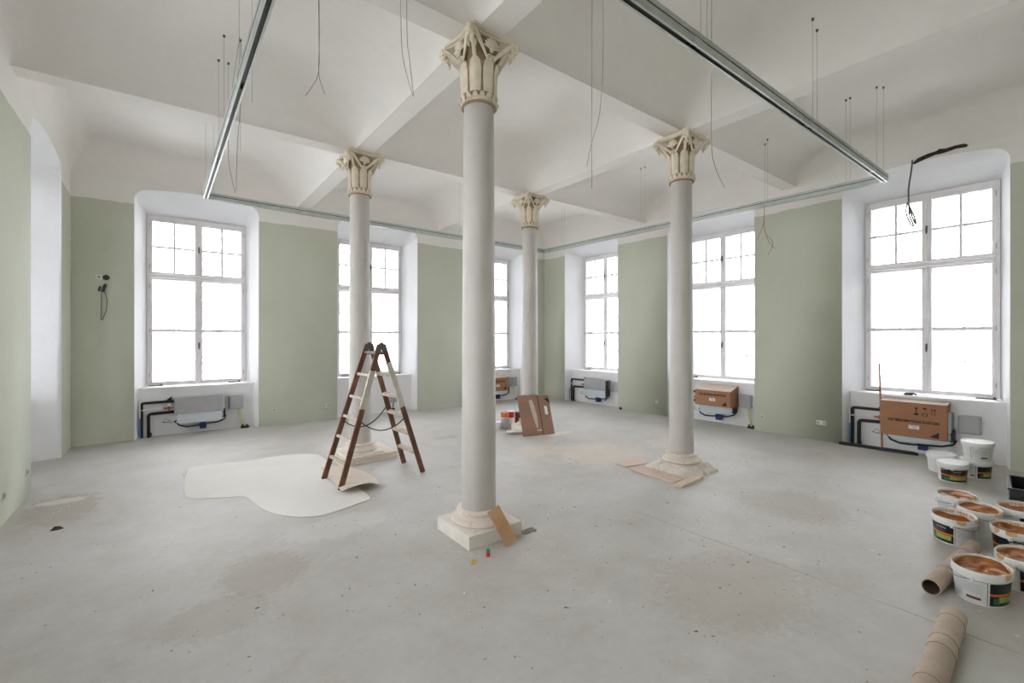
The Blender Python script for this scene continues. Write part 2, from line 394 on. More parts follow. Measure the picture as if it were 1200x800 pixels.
# solid masonry behind the piers, so that no daylight leaks round the shell
# ------------------------------------------------------------------ windows
def make_window():
    root = empty('window_1'); root['kind'] = 'structure'
    y0 = DP-.03
    b = MB()
    b.box((-FW,y0,FZ0), (-FW+.05,y0+.08,FZ1), bev=.006); b.box((FW-.05,y0,FZ0), (FW,y0+.08,FZ1), bev=.006)
    b.box((-FW+.05,y0,FZ0), (FW-.05,y0+.08,FZ0+.035), bev=.004); b.box((-FW+.05,y0,FZ1-.07), (FW-.05,y0+.08,FZ1), bev=.006)
    b.box((-FW+.05,y0-.012,2.715), (FW-.05,y0+.08,2.775), bev=.006)
    b.build('frame', M_frame, root)
    b = MB(); b.box((-FW+.02,y0-.03,2.735), (FW-.02,y0-.012,2.755), bev=.004); b.build('transom_moulding', M_frame, root)
    for sx in (-1, 1):
        for (z0, z1, bars) in ((.855, 2.71, 0), (2.78, 3.735, 1)):
            xo, xi, st = FW-.045, .004, .047; yc = y0-.012
            X = lambda a, c: (min(sx*a, sx*c), max(sx*a, sx*c))
            c = MB()
            g0, g1 = z0+.03, z1-.045 if bars else z1-.035
            for (a, d, za, zb) in ((xo, xo-st+.012, z0, z1), (.055, xi, z0, z1), (xo-st+.012, .055, z0, g0), (xo-st+.012, .055, g1, z1)):
                p, q = X(a, d); c.box((p,yc,za), (q,yc+.05,zb), bev=.005)
            cs = c.build('casement', M_frame, root)
            xa, xb = .055, xo-st+.012
            zm = (g0+g1)/2
            if bars:
                p, q = X(xa, xb); h = MB().box((p,yc+.006,zm-.017), (q,yc+.04,zm+.017)).build('glazing_bar', M_bar, cs)
                xm = (xa+xb)/2; p, q = X(xm-.017, xm+.017)
                h = MB().box((p,yc+.004,g0), (q,yc+.042,g1)).build('glazing_bar', M_bar, cs)
                cells = [(xa, xm, g0, zm), (xm, xb, g0, zm), (xa, xm, zm, g1), (xm, xb, zm, g1)]
            else:
                p, q = X(xa, xb); MB().box((p,yc+.004,1.763), (q,yc+.042,1.808)).build('glazing_bar', M_bar, cs)
                cells = [(xa, xb, g0, 1.785), (xa, xb, 1.785, g1)]
            for (a, d, za, zb) in cells:
                p, q = X(a, d); MB().box((p,yc+.022,za), (q,yc+.026,zb)).build('pane', M_glass, cs)
            for zh in ((z0+.12, z1-.12) if bars else (z0+.15, (z0+z1)/2, z1-.15)):
                MB().tube([(sx*(xo+.006),yc-.006,zh-.035), (sx*(xo+.006),yc-.006,zh+.035)], .007, 8).build('hinge', M_hinge, cs)
    for (za, zb, zh) in ((.86, 2.71, 1.52), (2.78, 3.73, 3.26)):
        s = MB().box((-.018,y0-.03,za), (.018,y0-.012,zb), bev=.005).build('meeting_strip', M_frame, root)
        h = MB(); h.box((-.012,y0-.036,zh-.05), (.012,y0-.03,zh+.05), bev=.002); h.tube([(0,y0-.036,zh+.02),(0,y0-.06,zh+.02),(0,y0-.065,zh-.02),(0.004,y0-.06,zh-.075)], .008, 8)
        h.build('handle', M_steel, s)
    # outer window of the double casement
    yo = DP+.20
    for sx in (-1, 1):
        for (z0, z1, rows) in ((.80, 2.72, 4), (2.78, 3.79, 2)):
            c = MB()
            for (a, d, za, zb) in ((.742, .675, z0, z1), (.05, .0, z0, z1), (.675, .05, z0, z0+.05), (.675, .05, z1-.05, z1)):
                p, q = min(sx*a, sx*d), max(sx*a, sx*d); c.box((p,yo,za), (q,yo+.05,zb))
            cs = c.build('outer_casement', M_frame, root)
            xm = sx*.3625
            MB().box((xm-.011,yo+.01,z0+.05), (xm+.011,yo+.04,z1-.05)).build('glazing_bar', M_bar, cs)
            for k in range(1, rows):
                z = z0+.05+(z1-z0-.1)*k/rows
                MB().box((min(sx*.05, sx*.675),yo+.012,z-.010), (max(sx*.05, sx*.675),yo+.038,z+.010)).build('glazing_bar', M_bar, cs)
            MB().box((min(sx*.05, sx*.675),yo+.022,z0+.05), (max(sx*.05, sx*.675),yo+.026,z1-.05)).build('pane', M_haze if rows == 4 else M_glass, cs)
    # inner sill board
    w0, w1 = HW-(HW-FW)*.20/DP, HW-(HW-FW)*.59/DP
    s = MB(); s.prism([(-w0,.195), (w0,.195), (w1,.60), (-w1,.60)], .79, .818); s.build('sill_board', M_frame, root)
    return root
win = make_window()
places = [((x, YB, 0), 0) for x in WA]+[((XB, y, 0), R(-90)) for y in WB]+[((XA, y, 0), R(90)) for y in WC]  # last two left-wall windows are out of view, added as light sources
for i, (loc, rz) in enumerate(places):
    o = win if i == 0 else copy_tree(win)
    o.name = 'window_%d' % (i+1); o.location = loc; o.rotation_euler = (0, 0, rz)
    if loc[0] == XA:                  # deeper parapet in the left wall
        for ch in o.children:
            if ch.name.startswith('sill_board'): ch.location.y = .12; ch.scale.x = .985
    # daylight sampling portal in the outer opening (adds no light of its own)
    L = bpy.data.lights.new('daylight_portal', 'AREA'); L.shape = 'RECTANGLE'; L.size = 1.5; L.size_y = 3.05; L.cycles.is_portal = True
    lo = bpy.data.objects.new('daylight_portal', L); C.objects.link(lo)
    Mx = Matrix.Translation(loc) @ Matrix.Rotation(rz, 4, 'Z') @ Matrix.Translation((0, DP+.30, 2.3)) @ Matrix.Rotation(R(-90), 4, 'X')
    lo.matrix_world = Mx
# ------------------------------------------------------------------ columns
def volute(mb, org, dirv, r0=.045, turns=1.6, th=.013, side=1):
    """spiral scroll in the vertical plane of dirv, hanging under its start"""
    pts, rad = [], []
    n = 26
    for i in range(n+1):
        t = i/n; a = PI/2-side*0-t*turns*2*PI; r = r0*(1-.8*t)
        pts.append(org+dirv*(r*math.cos(a))+Vector((0,0,r*math.sin(a)-r0)))
        rad.append(th*(1-.35*t))
    mb.tube(pts, rad, 6)
def make_capital(col, z0):
    H = .54; cap = MB()
    # bell
    prof = [(.128,0),(.138,.03),(.140,.06),(.142,.20),(.144,.30),(.147,.38),(.152,.44),(.168,.482),(.175,.50)]
    cap.lathe(prof, 40)
    c = cap.build('capital', M_capd, col, M=Matrix.Translation((0,0,z0)))
    T = Matrix.Translation((0,0,z0))
    # necking ring with small leaves
    r = MB(); r.lathe([(.126,-.018),(.150,-.012),(.158,.0),(.150,.014),(.142,.02)], 40)
    r.build('neck_ring', M_cap, c, M=T)
    r = MB()
    for k in range(16):
        a = 2*PI*k/16; m_ = Matrix.Rotation(a, 4, 'Z')
        r.add([m_ @ Vector(p) for p in ((.150,-.020,.012),(.150,.020,.012),(.163,.017,.035),(.163,0,.052),(.163,-.017,.035),(.140,-.02,.05),(.140,.02,.05))], [(0,1,2,3,4),(1,6,2),(0,4,5),(2,6,3),(3,5,4)])
    for k in range(16):
        a = 2*PI*(k+.5)/16; r.box((-.012,-.006,-.01), (.012,.006,.012), M=Matrix.Rotation(a,4,'Z') @ Matrix.Translation((.157,0,.0)))
    r.build('neck_leaves', M_cap, c, M=T)
    r = MB(); r.tube([(.142*math.cos(2*PI*i/40), .142*math.sin(2*PI*i/40), -.026) for i in range(40)], .010, 8, closed=True)
    r.build('collar', M_capd, c, M=T)
    # eight tall smooth leaves with raised midribs
    for k in range(8):
        m_ = T @ Matrix.Rotation(2*PI*k/8, 4, 'Z'); L = MB(); n = 6
        rows = [(.055,.046,.148),(.16,.050,.150),(.25,.050,.153),(.305,.040,.160),(.33,.020,.166),(.338,.004,.170)]
        vs_ = []
        for z, hw, rr in rows:
            for j in range(n+1):
                t = -1+2*j/n; a = t*hw/.15; rad = rr+.006*(1-abs(t)**2)+(.004 if abs(t) < .1 else 0)
                vs_.append((rad*math.cos(a), rad*math.sin(a), z))
        o = len(vs_)
        for z, hw, rr in rows:
            for t in (-1, 1):
                a = t*hw/.15; vs_.append(((rr-.012)*math.cos(a), (rr-.012)*math.sin(a), z))
        fs = [(i*(n+1)+j, i*(n+1)+j+1, (i+1)*(n+1)+j+1, (i+1)*(n+1)+j) for i in range(len(rows)-1) for j in range(n)]
        for i in range(len(rows)-1):
            fs += [(i*(n+1), (i+1)*(n+1), o+2*i+2, o+2*i), (i*(n+1)+n, o+2*i+1, o+2*i+3, (i+1)*(n+1)+n)]
        fs.append(tuple(range((len(rows)-1)*(n+1), len(rows)*(n+1))))
        L.add(vs_, fs, 0, True); L.build('tall_leaf', M_cap, c, M=m_)
    # abacus: square, hollow sides, cut corners
    hs = .222; pts = []
    for q in range(4):
        ca, sa = math.cos(q*PI/2), math.sin(q*PI/2)
        side = []
        for i in range(9):
            t = -1+2*i/8; side.append((hs-.035*(1-t*t), t*(hs-.03)))
        pts += [(x*ca-y*sa, x*sa+y*ca) for x, y in side]
    ab = MB(); ab.prism(pts, .515, .54); ab.prism([(x*.95, y*.95) for x, y in pts], .492, .515)
    ab.prism([(x*.985, y*.985) for x, y in pts], .503, .508); ab.build('abacus', M_cap, c, M=T)
    for q in range(4):
        m_ = T @ Matrix.Rotation(q*PI/2, 4, 'Z')
        # stalks rising from the middle of the face to both corners, ending in scrolls
        for sgn in (-1, 1):
            s = MB(); P = []
            for i in range(9):
                t = i/8
                a0 = Vector((.166, sgn*.022, .315)); a1 = Vector((.185, sgn*.075, .37)); a2 = Vector((.218, sgn*.175, .482)); a3 = Vector((.228, sgn*.205, .478))
                P.append(a0*(1-t)**3+a1*3*t*(1-t)**2+a2*3*t*t*(1-t)+a3*t**3)
            s.tube(P, [.008+.008*min(1, i/4) for i in range(9)], 7)
            s.tube([p+Vector((.004,0,-.020)) for p in P[1:]], .006, 6)
            d = Vector((.25, sgn*.97, 0)).normalized()
            volute(s, P[-1]+Vector((.004,0,.012)), d, .040, 1.5, .014)
            s.build('volute', M_cap, c, M=m_)
        g = MB(); g.add([(.182,-.085,.478),(.182,.085,.478),(.160,.035,.345),(.160,-.035,.345)], [(0,1,2,3)])
        
        g.build('ground_panel', M_capd, c, M=m_)
        # palmette
        p = MB()
        for k in range(9):
            a = R(-68+17*k); ln = .072+.022*math.cos(a); base = Vector((.186, 0, .378)); dr = Vector((.22*math.cos(a), math.sin(a), math.cos(a)))
            sd = Vector((0, math.cos(a), -math.sin(a)))
            P = [base+dr*(ln*t)+Vector((.010*math.sin(PI*t), 0, 0)) for t in (.12,.45,.8,1)]
            p.tube(P, [.005,.0080,.0100,.005], 6)
        p.tube([(.187,0,.36),(.196,0,.385),(.187,0,.41)], [.012,.020,.012], 8)
        p.build('palmette', M_cap, c, M=m_)
        # little husk at the foot of the face
        h = MB()
        for sgn in (-1, 1):
            h.tube([(.168,sgn*.008,.345),(.182,sgn*.026,.335),(.180,sgn*.034,.312),(.166,sgn*.03,.298)], [.012,.013,.010,.004], 6)
        h.tube([(.17,0,.35),(.186,0,.322),(.170,0,.295)], [.010,.015,.006], 7); h.build('husk', M_cap, c, M=m_)
        # corner leaf under the scrolls
        m2 = m_ @ Matrix.Rotation(PI/4, 4, 'Z'); L = MB()
        L.tube([(.17,0,.33),(.215,0,.40),(.262,0,.455),(.290,0,.478)], [.016,.017,.018,.012], 7)
        L.tube([(.285,0,.46),(.300,0,.42),(.292,0,.385),(.274,0,.368)], [.014,.019,.016,.006], 7)
        L.tube([(.262,-.028,.40),(.272,-.03,.37),(.262,-.024,.345)], [.010,.012,.005], 6); L.tube([(.262,.028,.40),(.272,.03,.37),(.262,.024,.345)], [.010,.012,.005], 6)
        L.tube([(.285,0,.50),(.290,0,.525)], [.018,.016], 8)
        L.build('corner_leaf', M_cap, c, M=m2)
    return c
def make_column():
    col = empty('corinthian_column')
    s = MB(); prof = []
    for i in range(15):
        t = i/14; z = .225+(3.615-.225)*t; prof.append((.146-.019*t**1.5, z))
    s.lathe([(.158,.205),(.158,.222)]+prof, 48); s.build('shaft', M_shaft, col)
    b = MB(); b.lathe([(.0,.11),(.222,.112),(.232,.128),(.226,.148),(.205,.158),(.196,.160),(.196,.166),(.180,.172),(.172,.184),(.176,.192),(.188,.198),(.188,.212),(.172,.222),(.15,.224)], 48)
    b.build('base_moulding', M_torus, col)
    p = MB(); p.box((-.26,-.26,0), (.26,.26,.11), bev=.006); p.build('plinth', M_base, col)
    make_capital(col, 3.63)
    return col
col0 = make_column()
LAB = ['nearest tall white column with scrolled cream capital and square white plinth', 'white column with scrolled cream capital standing just behind the wooden stepladder',
       'white column with cream capital on a rough broken mortar footing, loose boards at its foot', 'farthest white column with cream capital, cardboard leaning against its foot']
for i, (cx, cy) in enumerate(((CX[0], CY[0]), (CX[0], CY[1]), (CX[1], CY[0]), (CX[1], CY[1]))):
    o = col0 if i == 0 else copy_tree(col0)
    o.location = (cx, cy, 0); tag(o, LAB[i], 'column', 'columns carrying the vaulted ceiling')
    if i in (2, 3, 1):
        for ch in list(o.children):
            if ch.name.startswith('plinth'):
                m = MB(); n = 48; rnd = random.Random(i); vs_ = []
                R_ = ((.335,0),(.325,.03),(.285,.055),(.25,.085),(.235,.108),(.0,.112)) if i == 2 else ((.26,0),(.26,.112),(.0,.113))
                for rr, z in R_:
                    for k in range(n):
                        a = 2*PI*k/n; q = min(1.32, 1/max(abs(math.cos(a)), abs(math.sin(a)))); w_ = rr*q*((1+rnd.uniform(-.045, .045)) if i == 2 else 1)
                        vs_.append((w_*math.cos(a), w_*math.sin(a), z+(rnd.uniform(-.007, .007) if i == 2 and 0 < z < .1 else 0)))
                m.add(vs_, [(j*n+k, j*n+(k+1) % n, (j+1)*n+(k+1) % n, (j+1)*n+k) for j in range(len(R_)-1) for k in range(n)])
                ch.data = m.build('footing_shape', M_mortar if i == 2 else M_base).data
                bpy.data.objects.remove(bpy.data.objects['footing_shape'])
# grey scuffs on the nearest shaft are in its paint; small chips on the shaft
# ------------------------------------------------------------------ suspended track
trk = thing('ceiling_track', 'rectangular ring of galvanised metal track hung on wires under the vaults', 'light track')
ring = [Vector((.42,7.46,3.55)), Vector((6.74,7.66,3.55)), Vector((6.95,1.64,3.55)), Vector((.47,1.64,3.55))]
cen = sum(ring, Vector())/4
for i in range(4):
    a, b = ring[i], ring[(i+1) % 4]; d = (b-a); L = d.length; d.normalize()
    nrm = Vector((-d.y, d.x, 0))
    if (cen-(a+b)/2).dot(nrm) < 0: nrm = -nrm          # towards the inside
    Mx = Matrix(((d.x, nrm.x, 0, a.x), (d.y, nrm.y, 0, a.y), (0, 0, 1, a.z), (0, 0, 0, 1)))
    w_, e_ = .028, .028
    r = MB()
    for q in (-1, 1):
        r.box((-e_, min(q*w_, q*.024), 0), (L+e_, max(q*w_, q*.024), .092), M=Mx)
        r.box((-e_, min(q*.024, q*.014), 0), (L+e_, max(q*.024, q*.014), .004), M=Mx)
        r.box((-e_, min(q*w_, q*.031), .060), (L+e_, max(q*w_, q*.031), .092), M=Mx)
    r.box((-e_, -.024, .088), (L+e_, .024, .092), M=Mx)
    ro = r.build('rail', M_alu, trk)
    MB().box((-.02, -.023, .012), (L+.02, .023, .018), M=Mx).build('slot_channel', M_track_dark, ro)
    for q in (-1, 1): MB().box((-e_, min(q*.0275, q*.0292), .052), (L+e_, max(q*.0275, q*.0292), .060), M=Mx).build('side_groove', M_track_dark, ro)
    k = .45
    while k < L-.2:
        MB().box((k, -.034, .012), (k+.09, .034, .05), bev=.003, M=Mx).build('joint_clamp', M_alu, ro); k += 1.85
def wire(x, y, zb, parent, r=.0014):
    z = zc(x, y)
    MB().tube([(x,y,zb),(x,y,z)], r, 5).build('suspension_wire', M_wire, parent)
    MB().lathe([(.0,-.022),(.009,-.02),(.011,-.004),(.013,0)], 10, (x,y,z)).build('ceiling_anchor', M_steel, parent)
for (x, y, dx, dy) in ((.42,7.40,.09,.02), (.44,5.75,.09,0), (.46,4.2,.09,.0), (.46,5.40,.14,-.02), (2.83,1.64,.08,0), (4.73,1.64,.10,0), (6.88,1.70,.07,-.05), (6.92,1.98,.02,.05), (6.86,2.95,.03,.05), (6.80,5.0,0,.09), (6.74,7.0,0,.08), (4.5,7.58,.09,0), (2.5,7.52,.09,0)):
    wire(x, y, 3.56, trk); wire(x+dx, y+dy, 3.56, trk)
# loose cable ends hanging from the vault and from the track
def cable(label, pts_list, m=M_cable, r=.003, cat='cable', name='hanging_cable', group=None):
    mb = MB()
    for p in pts_list:
        # smooth the polyline
        P = [Vector(q) for q in p]; out = []
        for i in range(len(P)-1):
            p0, p1, p2, p3 = P[max(i-1,0)], P[i], P[i+1], P[min(i+2, len(P)-1)]
            for k in range(6):
                t = k/6; out.append(.5*((2*p1)+(p2-p0)*t+(2*p0-5*p1+4*p2-p3)*t*t+(3*p1-p0-3*p2+p3)*t**3))
        out.append(P[-1]); mb.tube(out, r, 5)
    return tag(mb.build(name, m), label, cat, group)
x, y = 1.06, 4.2
cable('thin grey cable with split ends hanging from the vault left of the nearest column', [[(x,y,zc(x,y)),(x+.005,y,4.3),(x,y,3.98),(x-.06,y+.02,3.83),(x-.10,y+.03,3.76)],[(x+.004,y,zc(x,y)),(x+.008,y,4.3),(x+.004,y,3.98),(x+.03,y-.01,3.86),(x+.05,y-.02,3.80)]], r=.0026)
x, y = 1.30, 3.0
cable('pair of curving cables hanging from the vault beside the nearest column', [[(x,y,zc(x,y)),(x+.008,y,3.8),(x+.03,y,3.58),(x+.09,y-.015,3.37)],[(x+.04,y-.015,zc(x+.04,y-.015)),(x+.045,y-.015,3.8),(x+.06,y-.02,3.62),(x+.096,y-.015,3.365)]], r=.0022)
x, y = 2.70, 2.49
cable('long pair of cables hanging in the middle of the room between two columns', [[(x,y,zc(x,y)),(x,y,4.0),(x-.005,y,3.3),(x+.01,y+.01,2.85)],[(x+.07,y-.05,zc(x+.07,y-.05)),(x+.075,y-.05,3.9),(x+.055,y-.03,3.45),(x+.0,y,3.22),(x-.04,y+.02,3.02)]], r=.0022)
x, y = 3.655, 2.02
cable('loose cable dropping from the vault past the metal track', [[(x,y,zc(x,y)),(x,y,4.0),(x+.0,y+.0,3.3),(x+.04,y-.01,3.1),(x+.17,y-.02,2.95)]], r=.0022)
x, y = .47, 5.35
cable('looped cable hanging beside the left track', [[(x+.12,y,zc(x+.12,y)),(x+.05,y,4.1),(x+.02,y,3.5),(x+.08,y,3.12)],[(x+.14,y+.05,zc(x+.14,y)),(x+.13,y,4.1),(x+.10,y,3.6),(x+.09,y,3.14)]], r=.0024)
x, y = 6.87, 3.0
cable('red cable with frayed loose ends hanging from the right track', [[(x,y,3.56),(x,y,3.4),(x-.01,y+.02,3.25),(x-.02,y+.10,3.08)],[(x,y,3.45),(x+.005,y,3.25),(x+.02,y-.03,3.1),(x,y-.08,3.0),(x+.02,y-.14,2.92)],[(x,y,3.3),(x,y-.02,3.15),(x,y-.10,3.05),(x,y-.11,2.96),(x,y-.05,2.85)]], M_red, .003)
x, y = 8.30, 1.66
cable('coiled grey cable hanging from the hole above the right window', [[(x+.05,y,4.15),(x,y,4.0),(x,y+.03,3.75),(x-.04,y+.02,3.55),(x-.04,y+.02,3.45)],
      [(x-.04,y+.03,3.55),(x-.04,y+.05,3.42),(x-.04,y,3.24),(x-.04,y-.03,3.22),(x-.04,y+.01,3.36),(x-.04,y+.02,3.53)],
      [(x-.05,y+.02,3.56),(x-.05,y+.0,3.42),(x-.05,y-.04,3.26),(x-.05,y-.06,3.24),(x-.05,y-.03,3.38),(x-.05,y+.03,3.54)]], mat('dark_grey_cable', (92, 88, 84), .6, var=.05, bump=0), r=.010)
# ragged hole above the right window
pts = [(-.27,-.045),(-.22,.0),(-.12,.022),(-.03,.034),(.0,.05),(.06,.038),(.16,.045),(.24,.038),(.27,.018),(.25,-.004),(.16,.006),(.08,-.006),(.02,-.012),(-.04,-.008),(-.12,-.026),(-.2,-.048),(-.25,-.062)]
mb = MB(); mb.add([(XB-.012-.02*((k*37) % 5)/5, 1.38-px, 4.165+pz*1.1) for k, (px, pz) in enumerate(pts)], [tuple(range(len(pts)))])
mb.add([(XB-.004, 1.38-px*1.04, 4.165+pz*1.15) for px, pz in pts], [tuple(range(len(pts)))])
tag(mb.build('broken_plaster_hole', M_soil), 'dark ragged hole broken in the plaster above the right window', 'hole')

# ------------------------------------------------------------------ fan-coil units, boxes and pipes under the sills
def frame_M(loc, rz): return Matrix.Translation(loc) @ Matrix.Rotation(rz, 4, 'Z')
def unit(loc, rz, label, dx=0, pipes=True, grey=True, hose=True, tz=.19):
    t = thing('fan_coil_unit', label, 'radiator', loc, rz, 'heating units under the windows')
    if grey:
        u = MB(); u.box((-.37+dx,.05,.366), (.345+dx,.22,.635), bev=.004); h = u.build('housing', M_unit, t)
        u = MB(); u.box((-.34+dx,.075,tz), (.335+dx,.22,.366), bev=.004); u.box((-.34+dx,.070,tz), (.335+dx,.078,tz+.015))
        u.build('drip_tray', M_tray, t)
        for sx in (-.335, .325):
            for z in (.34, .25): MB().tube([(sx+dx,.075,z),(sx+dx,.066,z)], .008, 8).build('bolt', M_dark, t)
        u = MB(); u.box((.335+dx,.06,.24), (.365+dx,.20,.40), bev=.004); u.build('motor_cover', M_black, t)
    if hose:
        P = [(-.36+dx,.11,.24),(-.30+dx,.06,.17),(-.2+dx,.05,.135),(-.05+dx,.055,.14),(.1+dx,.05,.16),(.25+dx,.05,.17),(.36+dx,.07,.21),(.38+dx,.12,.26)]
        MB().tube(P, .013, 8).build('drain_hose', M_dark, t)
    MB().box((-.01+dx,.09,.07), (.085+dx,.20,.185), bev=.005).build('blue_bracket', M_blue, t)
    if pipes:
        x1 = -.80; xe = -.37+dx
        MB().tube([(x1,.17,0),(x1,.17,.55),(x1+.012,.165,.565),(x1+.03,.16,.57),(xe+.02,.15,.575)], .022, 10).build('insulated_pipe', M_dark, t)
        MB().tube([(x1+.09,.15,0),(x1+.09,.15,.36),(x1+.105,.15,.378),(x1+.13,.15,.385),(xe+.02,.15,.395)], .024, 10).build('insulated_pipe', M_dark, t)
        MB().tube([(x1-.02,.12,.02),(x1-.02,.12,.56)], .009, 8).build('white_pipe', M_wpipe, t)
        MB().tube([(x1-.018,.108,.03),(x1-.018,.108,.33)], .010, 8).build('blue_pipe', M_bluep, t)
        MB().tube([(x1,.12,.455),(xe-.12,.12,.465),(xe,.13,.47)], .010, 8).build('white_pipe', M_wpipe, t)
        v = MB(); v.tube([(xe-.14,.12,.465),(xe-.0,.12,.468)], .017, 8); v.tube([(xe-.07,.12,.43),(xe-.07,.12,.50)], .014, 8)
        vo = v.build('valve', M_brass, t); MB().lathe([(0,0),(.018,.002),(.020,.03),(.016,.042),(0,.044)], 14, (xe-.06,.11,.50)).build('valve_cap', M_wpipe, vo)
        v = MB(); v.tube([(xe-.09,.15,.60),(xe-.03,.13,.645)], .012, 8); v.tube([(xe-.05,.15,.575),(xe-.05,.15,.63)], .017, 8); v.build('tap_lever', M_dark, t)
        v = MB(); v.tube([(xe-.15,.10,.25),(xe-.10,.08,.23),(xe-.05,.09,.26),(xe-.12,.10,.29),(xe-.16,.09,.24),(xe-.02,.09,.22)], .005, 6); v.build('flex_cable', M_cable, t)
        v = MB(); v.tube([(x1+.10,.12,0),(x1+.13,.10,.05),(x1+.10,.11,.10)], .012, 6); v.build('pipe_foot', M_dark, t)
    return t
def ebox(loc, rz, label, x0=.43, x1=.65, z0=.36, z1=.60, lead=True):
    t = thing('junction_box', label, 'electrical box', loc, rz, 'grey electrical boxes beside the heating units')
    MB().box((x0,.13,z0), (x1,.22,z1), bev=.008).build('cover', M_ebox, t)
    MB().box((x0+.01,.127,z0+.01), (x1-.01,.131,z1-.01), bev=.002).build('lid', M_ebox, t)
    if lead:
        m = MB(); xm = (x0+x1)/2+.03
        for k in range(3): m.tube([(xm+.016*k,.17,z0),(xm+.02+.016*k,.15,z0-.1),(xm+.07+.012*k,.13,.10),(xm+.09+.01*k,.12,.03)], .009, 6)
        m.build('conduit', M_yel, t)
        p = MB(); p.box((xm+.04,.08,.0), (xm+.17,.16,.04), bev=.006); p.tube([(xm+.06,.1,.04),(xm+.07,.1,.07)], .014, 8); p.tube([(xm+.13,.11,.04),(xm+.14,.11,.065)], .014, 8)
        p.build('plug', M_black, t)
    return t
A1, A2, A3 = [((x, YB, 0), 0) for x in WA]; B1, B2, B3 = [((XB, y, 0), R(-90)) for y in WB]
unit(*A1, 'bare grey steel heating unit with black pipes under the leftmost window')
ebox(*A1, 'small grey electrical box right of the heating unit under the leftmost window')
unit(*A3, 'heating unit with pale tray partly hidden by carton under the window behind the columns', hose=True)
ebox(*A3, 'grey electrical box with yellow conduit under the window behind the nearest column', .46, .68)
unit(*B1, 'bare grey steel heating unit with black side hose right of the farthest column', dx=.12)
b = MB(); b.box((.47,.03,.25), (.535,.10,.62), bev=.015); b.tube([(.50,.04,.28),(.53,.02,.2),(.47,.03,.15)], .02, 8)
o = b.build('black_pipe_cover', M_dark); o.matrix_world = frame_M(*B1); tag(o, 'dark grey upright cover hanging at the right end of the farthest unit', 'cover')
ebox(*B1, 'grey electrical box half hidden by the green pier right of the farthest unit', .58, .80, lead=False)
unit(*B2, 'heating unit with pale lower tray under the short brown carton, middle right window', dx=.12)
ebox(*B2, 'grey electrical box right of the short brown carton, middle right window', .54, .76)
unit(*B3, 'heating unit with black pipes mostly covered by the long brown carton', dx=.0, tz=.165)
ebox(*B3, 'pale grey electrical box between the long brown carton and stacked buckets', .40, .61, .37, .61, lead=False)
ebox(*A2, 'small white electrical box low behind the stepladder', .28, .44, .22, .34, lead=False)
MB_ = MB().box((-.03,.10,.0), (.03,.16,.09), bev=.008); MB_.tube([(0,.13,.09),(.0,.13,.16),(.03,.18,.22)], .010, 8)
o = MB_.build('cable_connector', M_black); o.matrix_world = frame_M((WA[1]+.36, YB, 0), 0); tag(o, 'black cable connector on the floor behind the stepladder', 'connector')

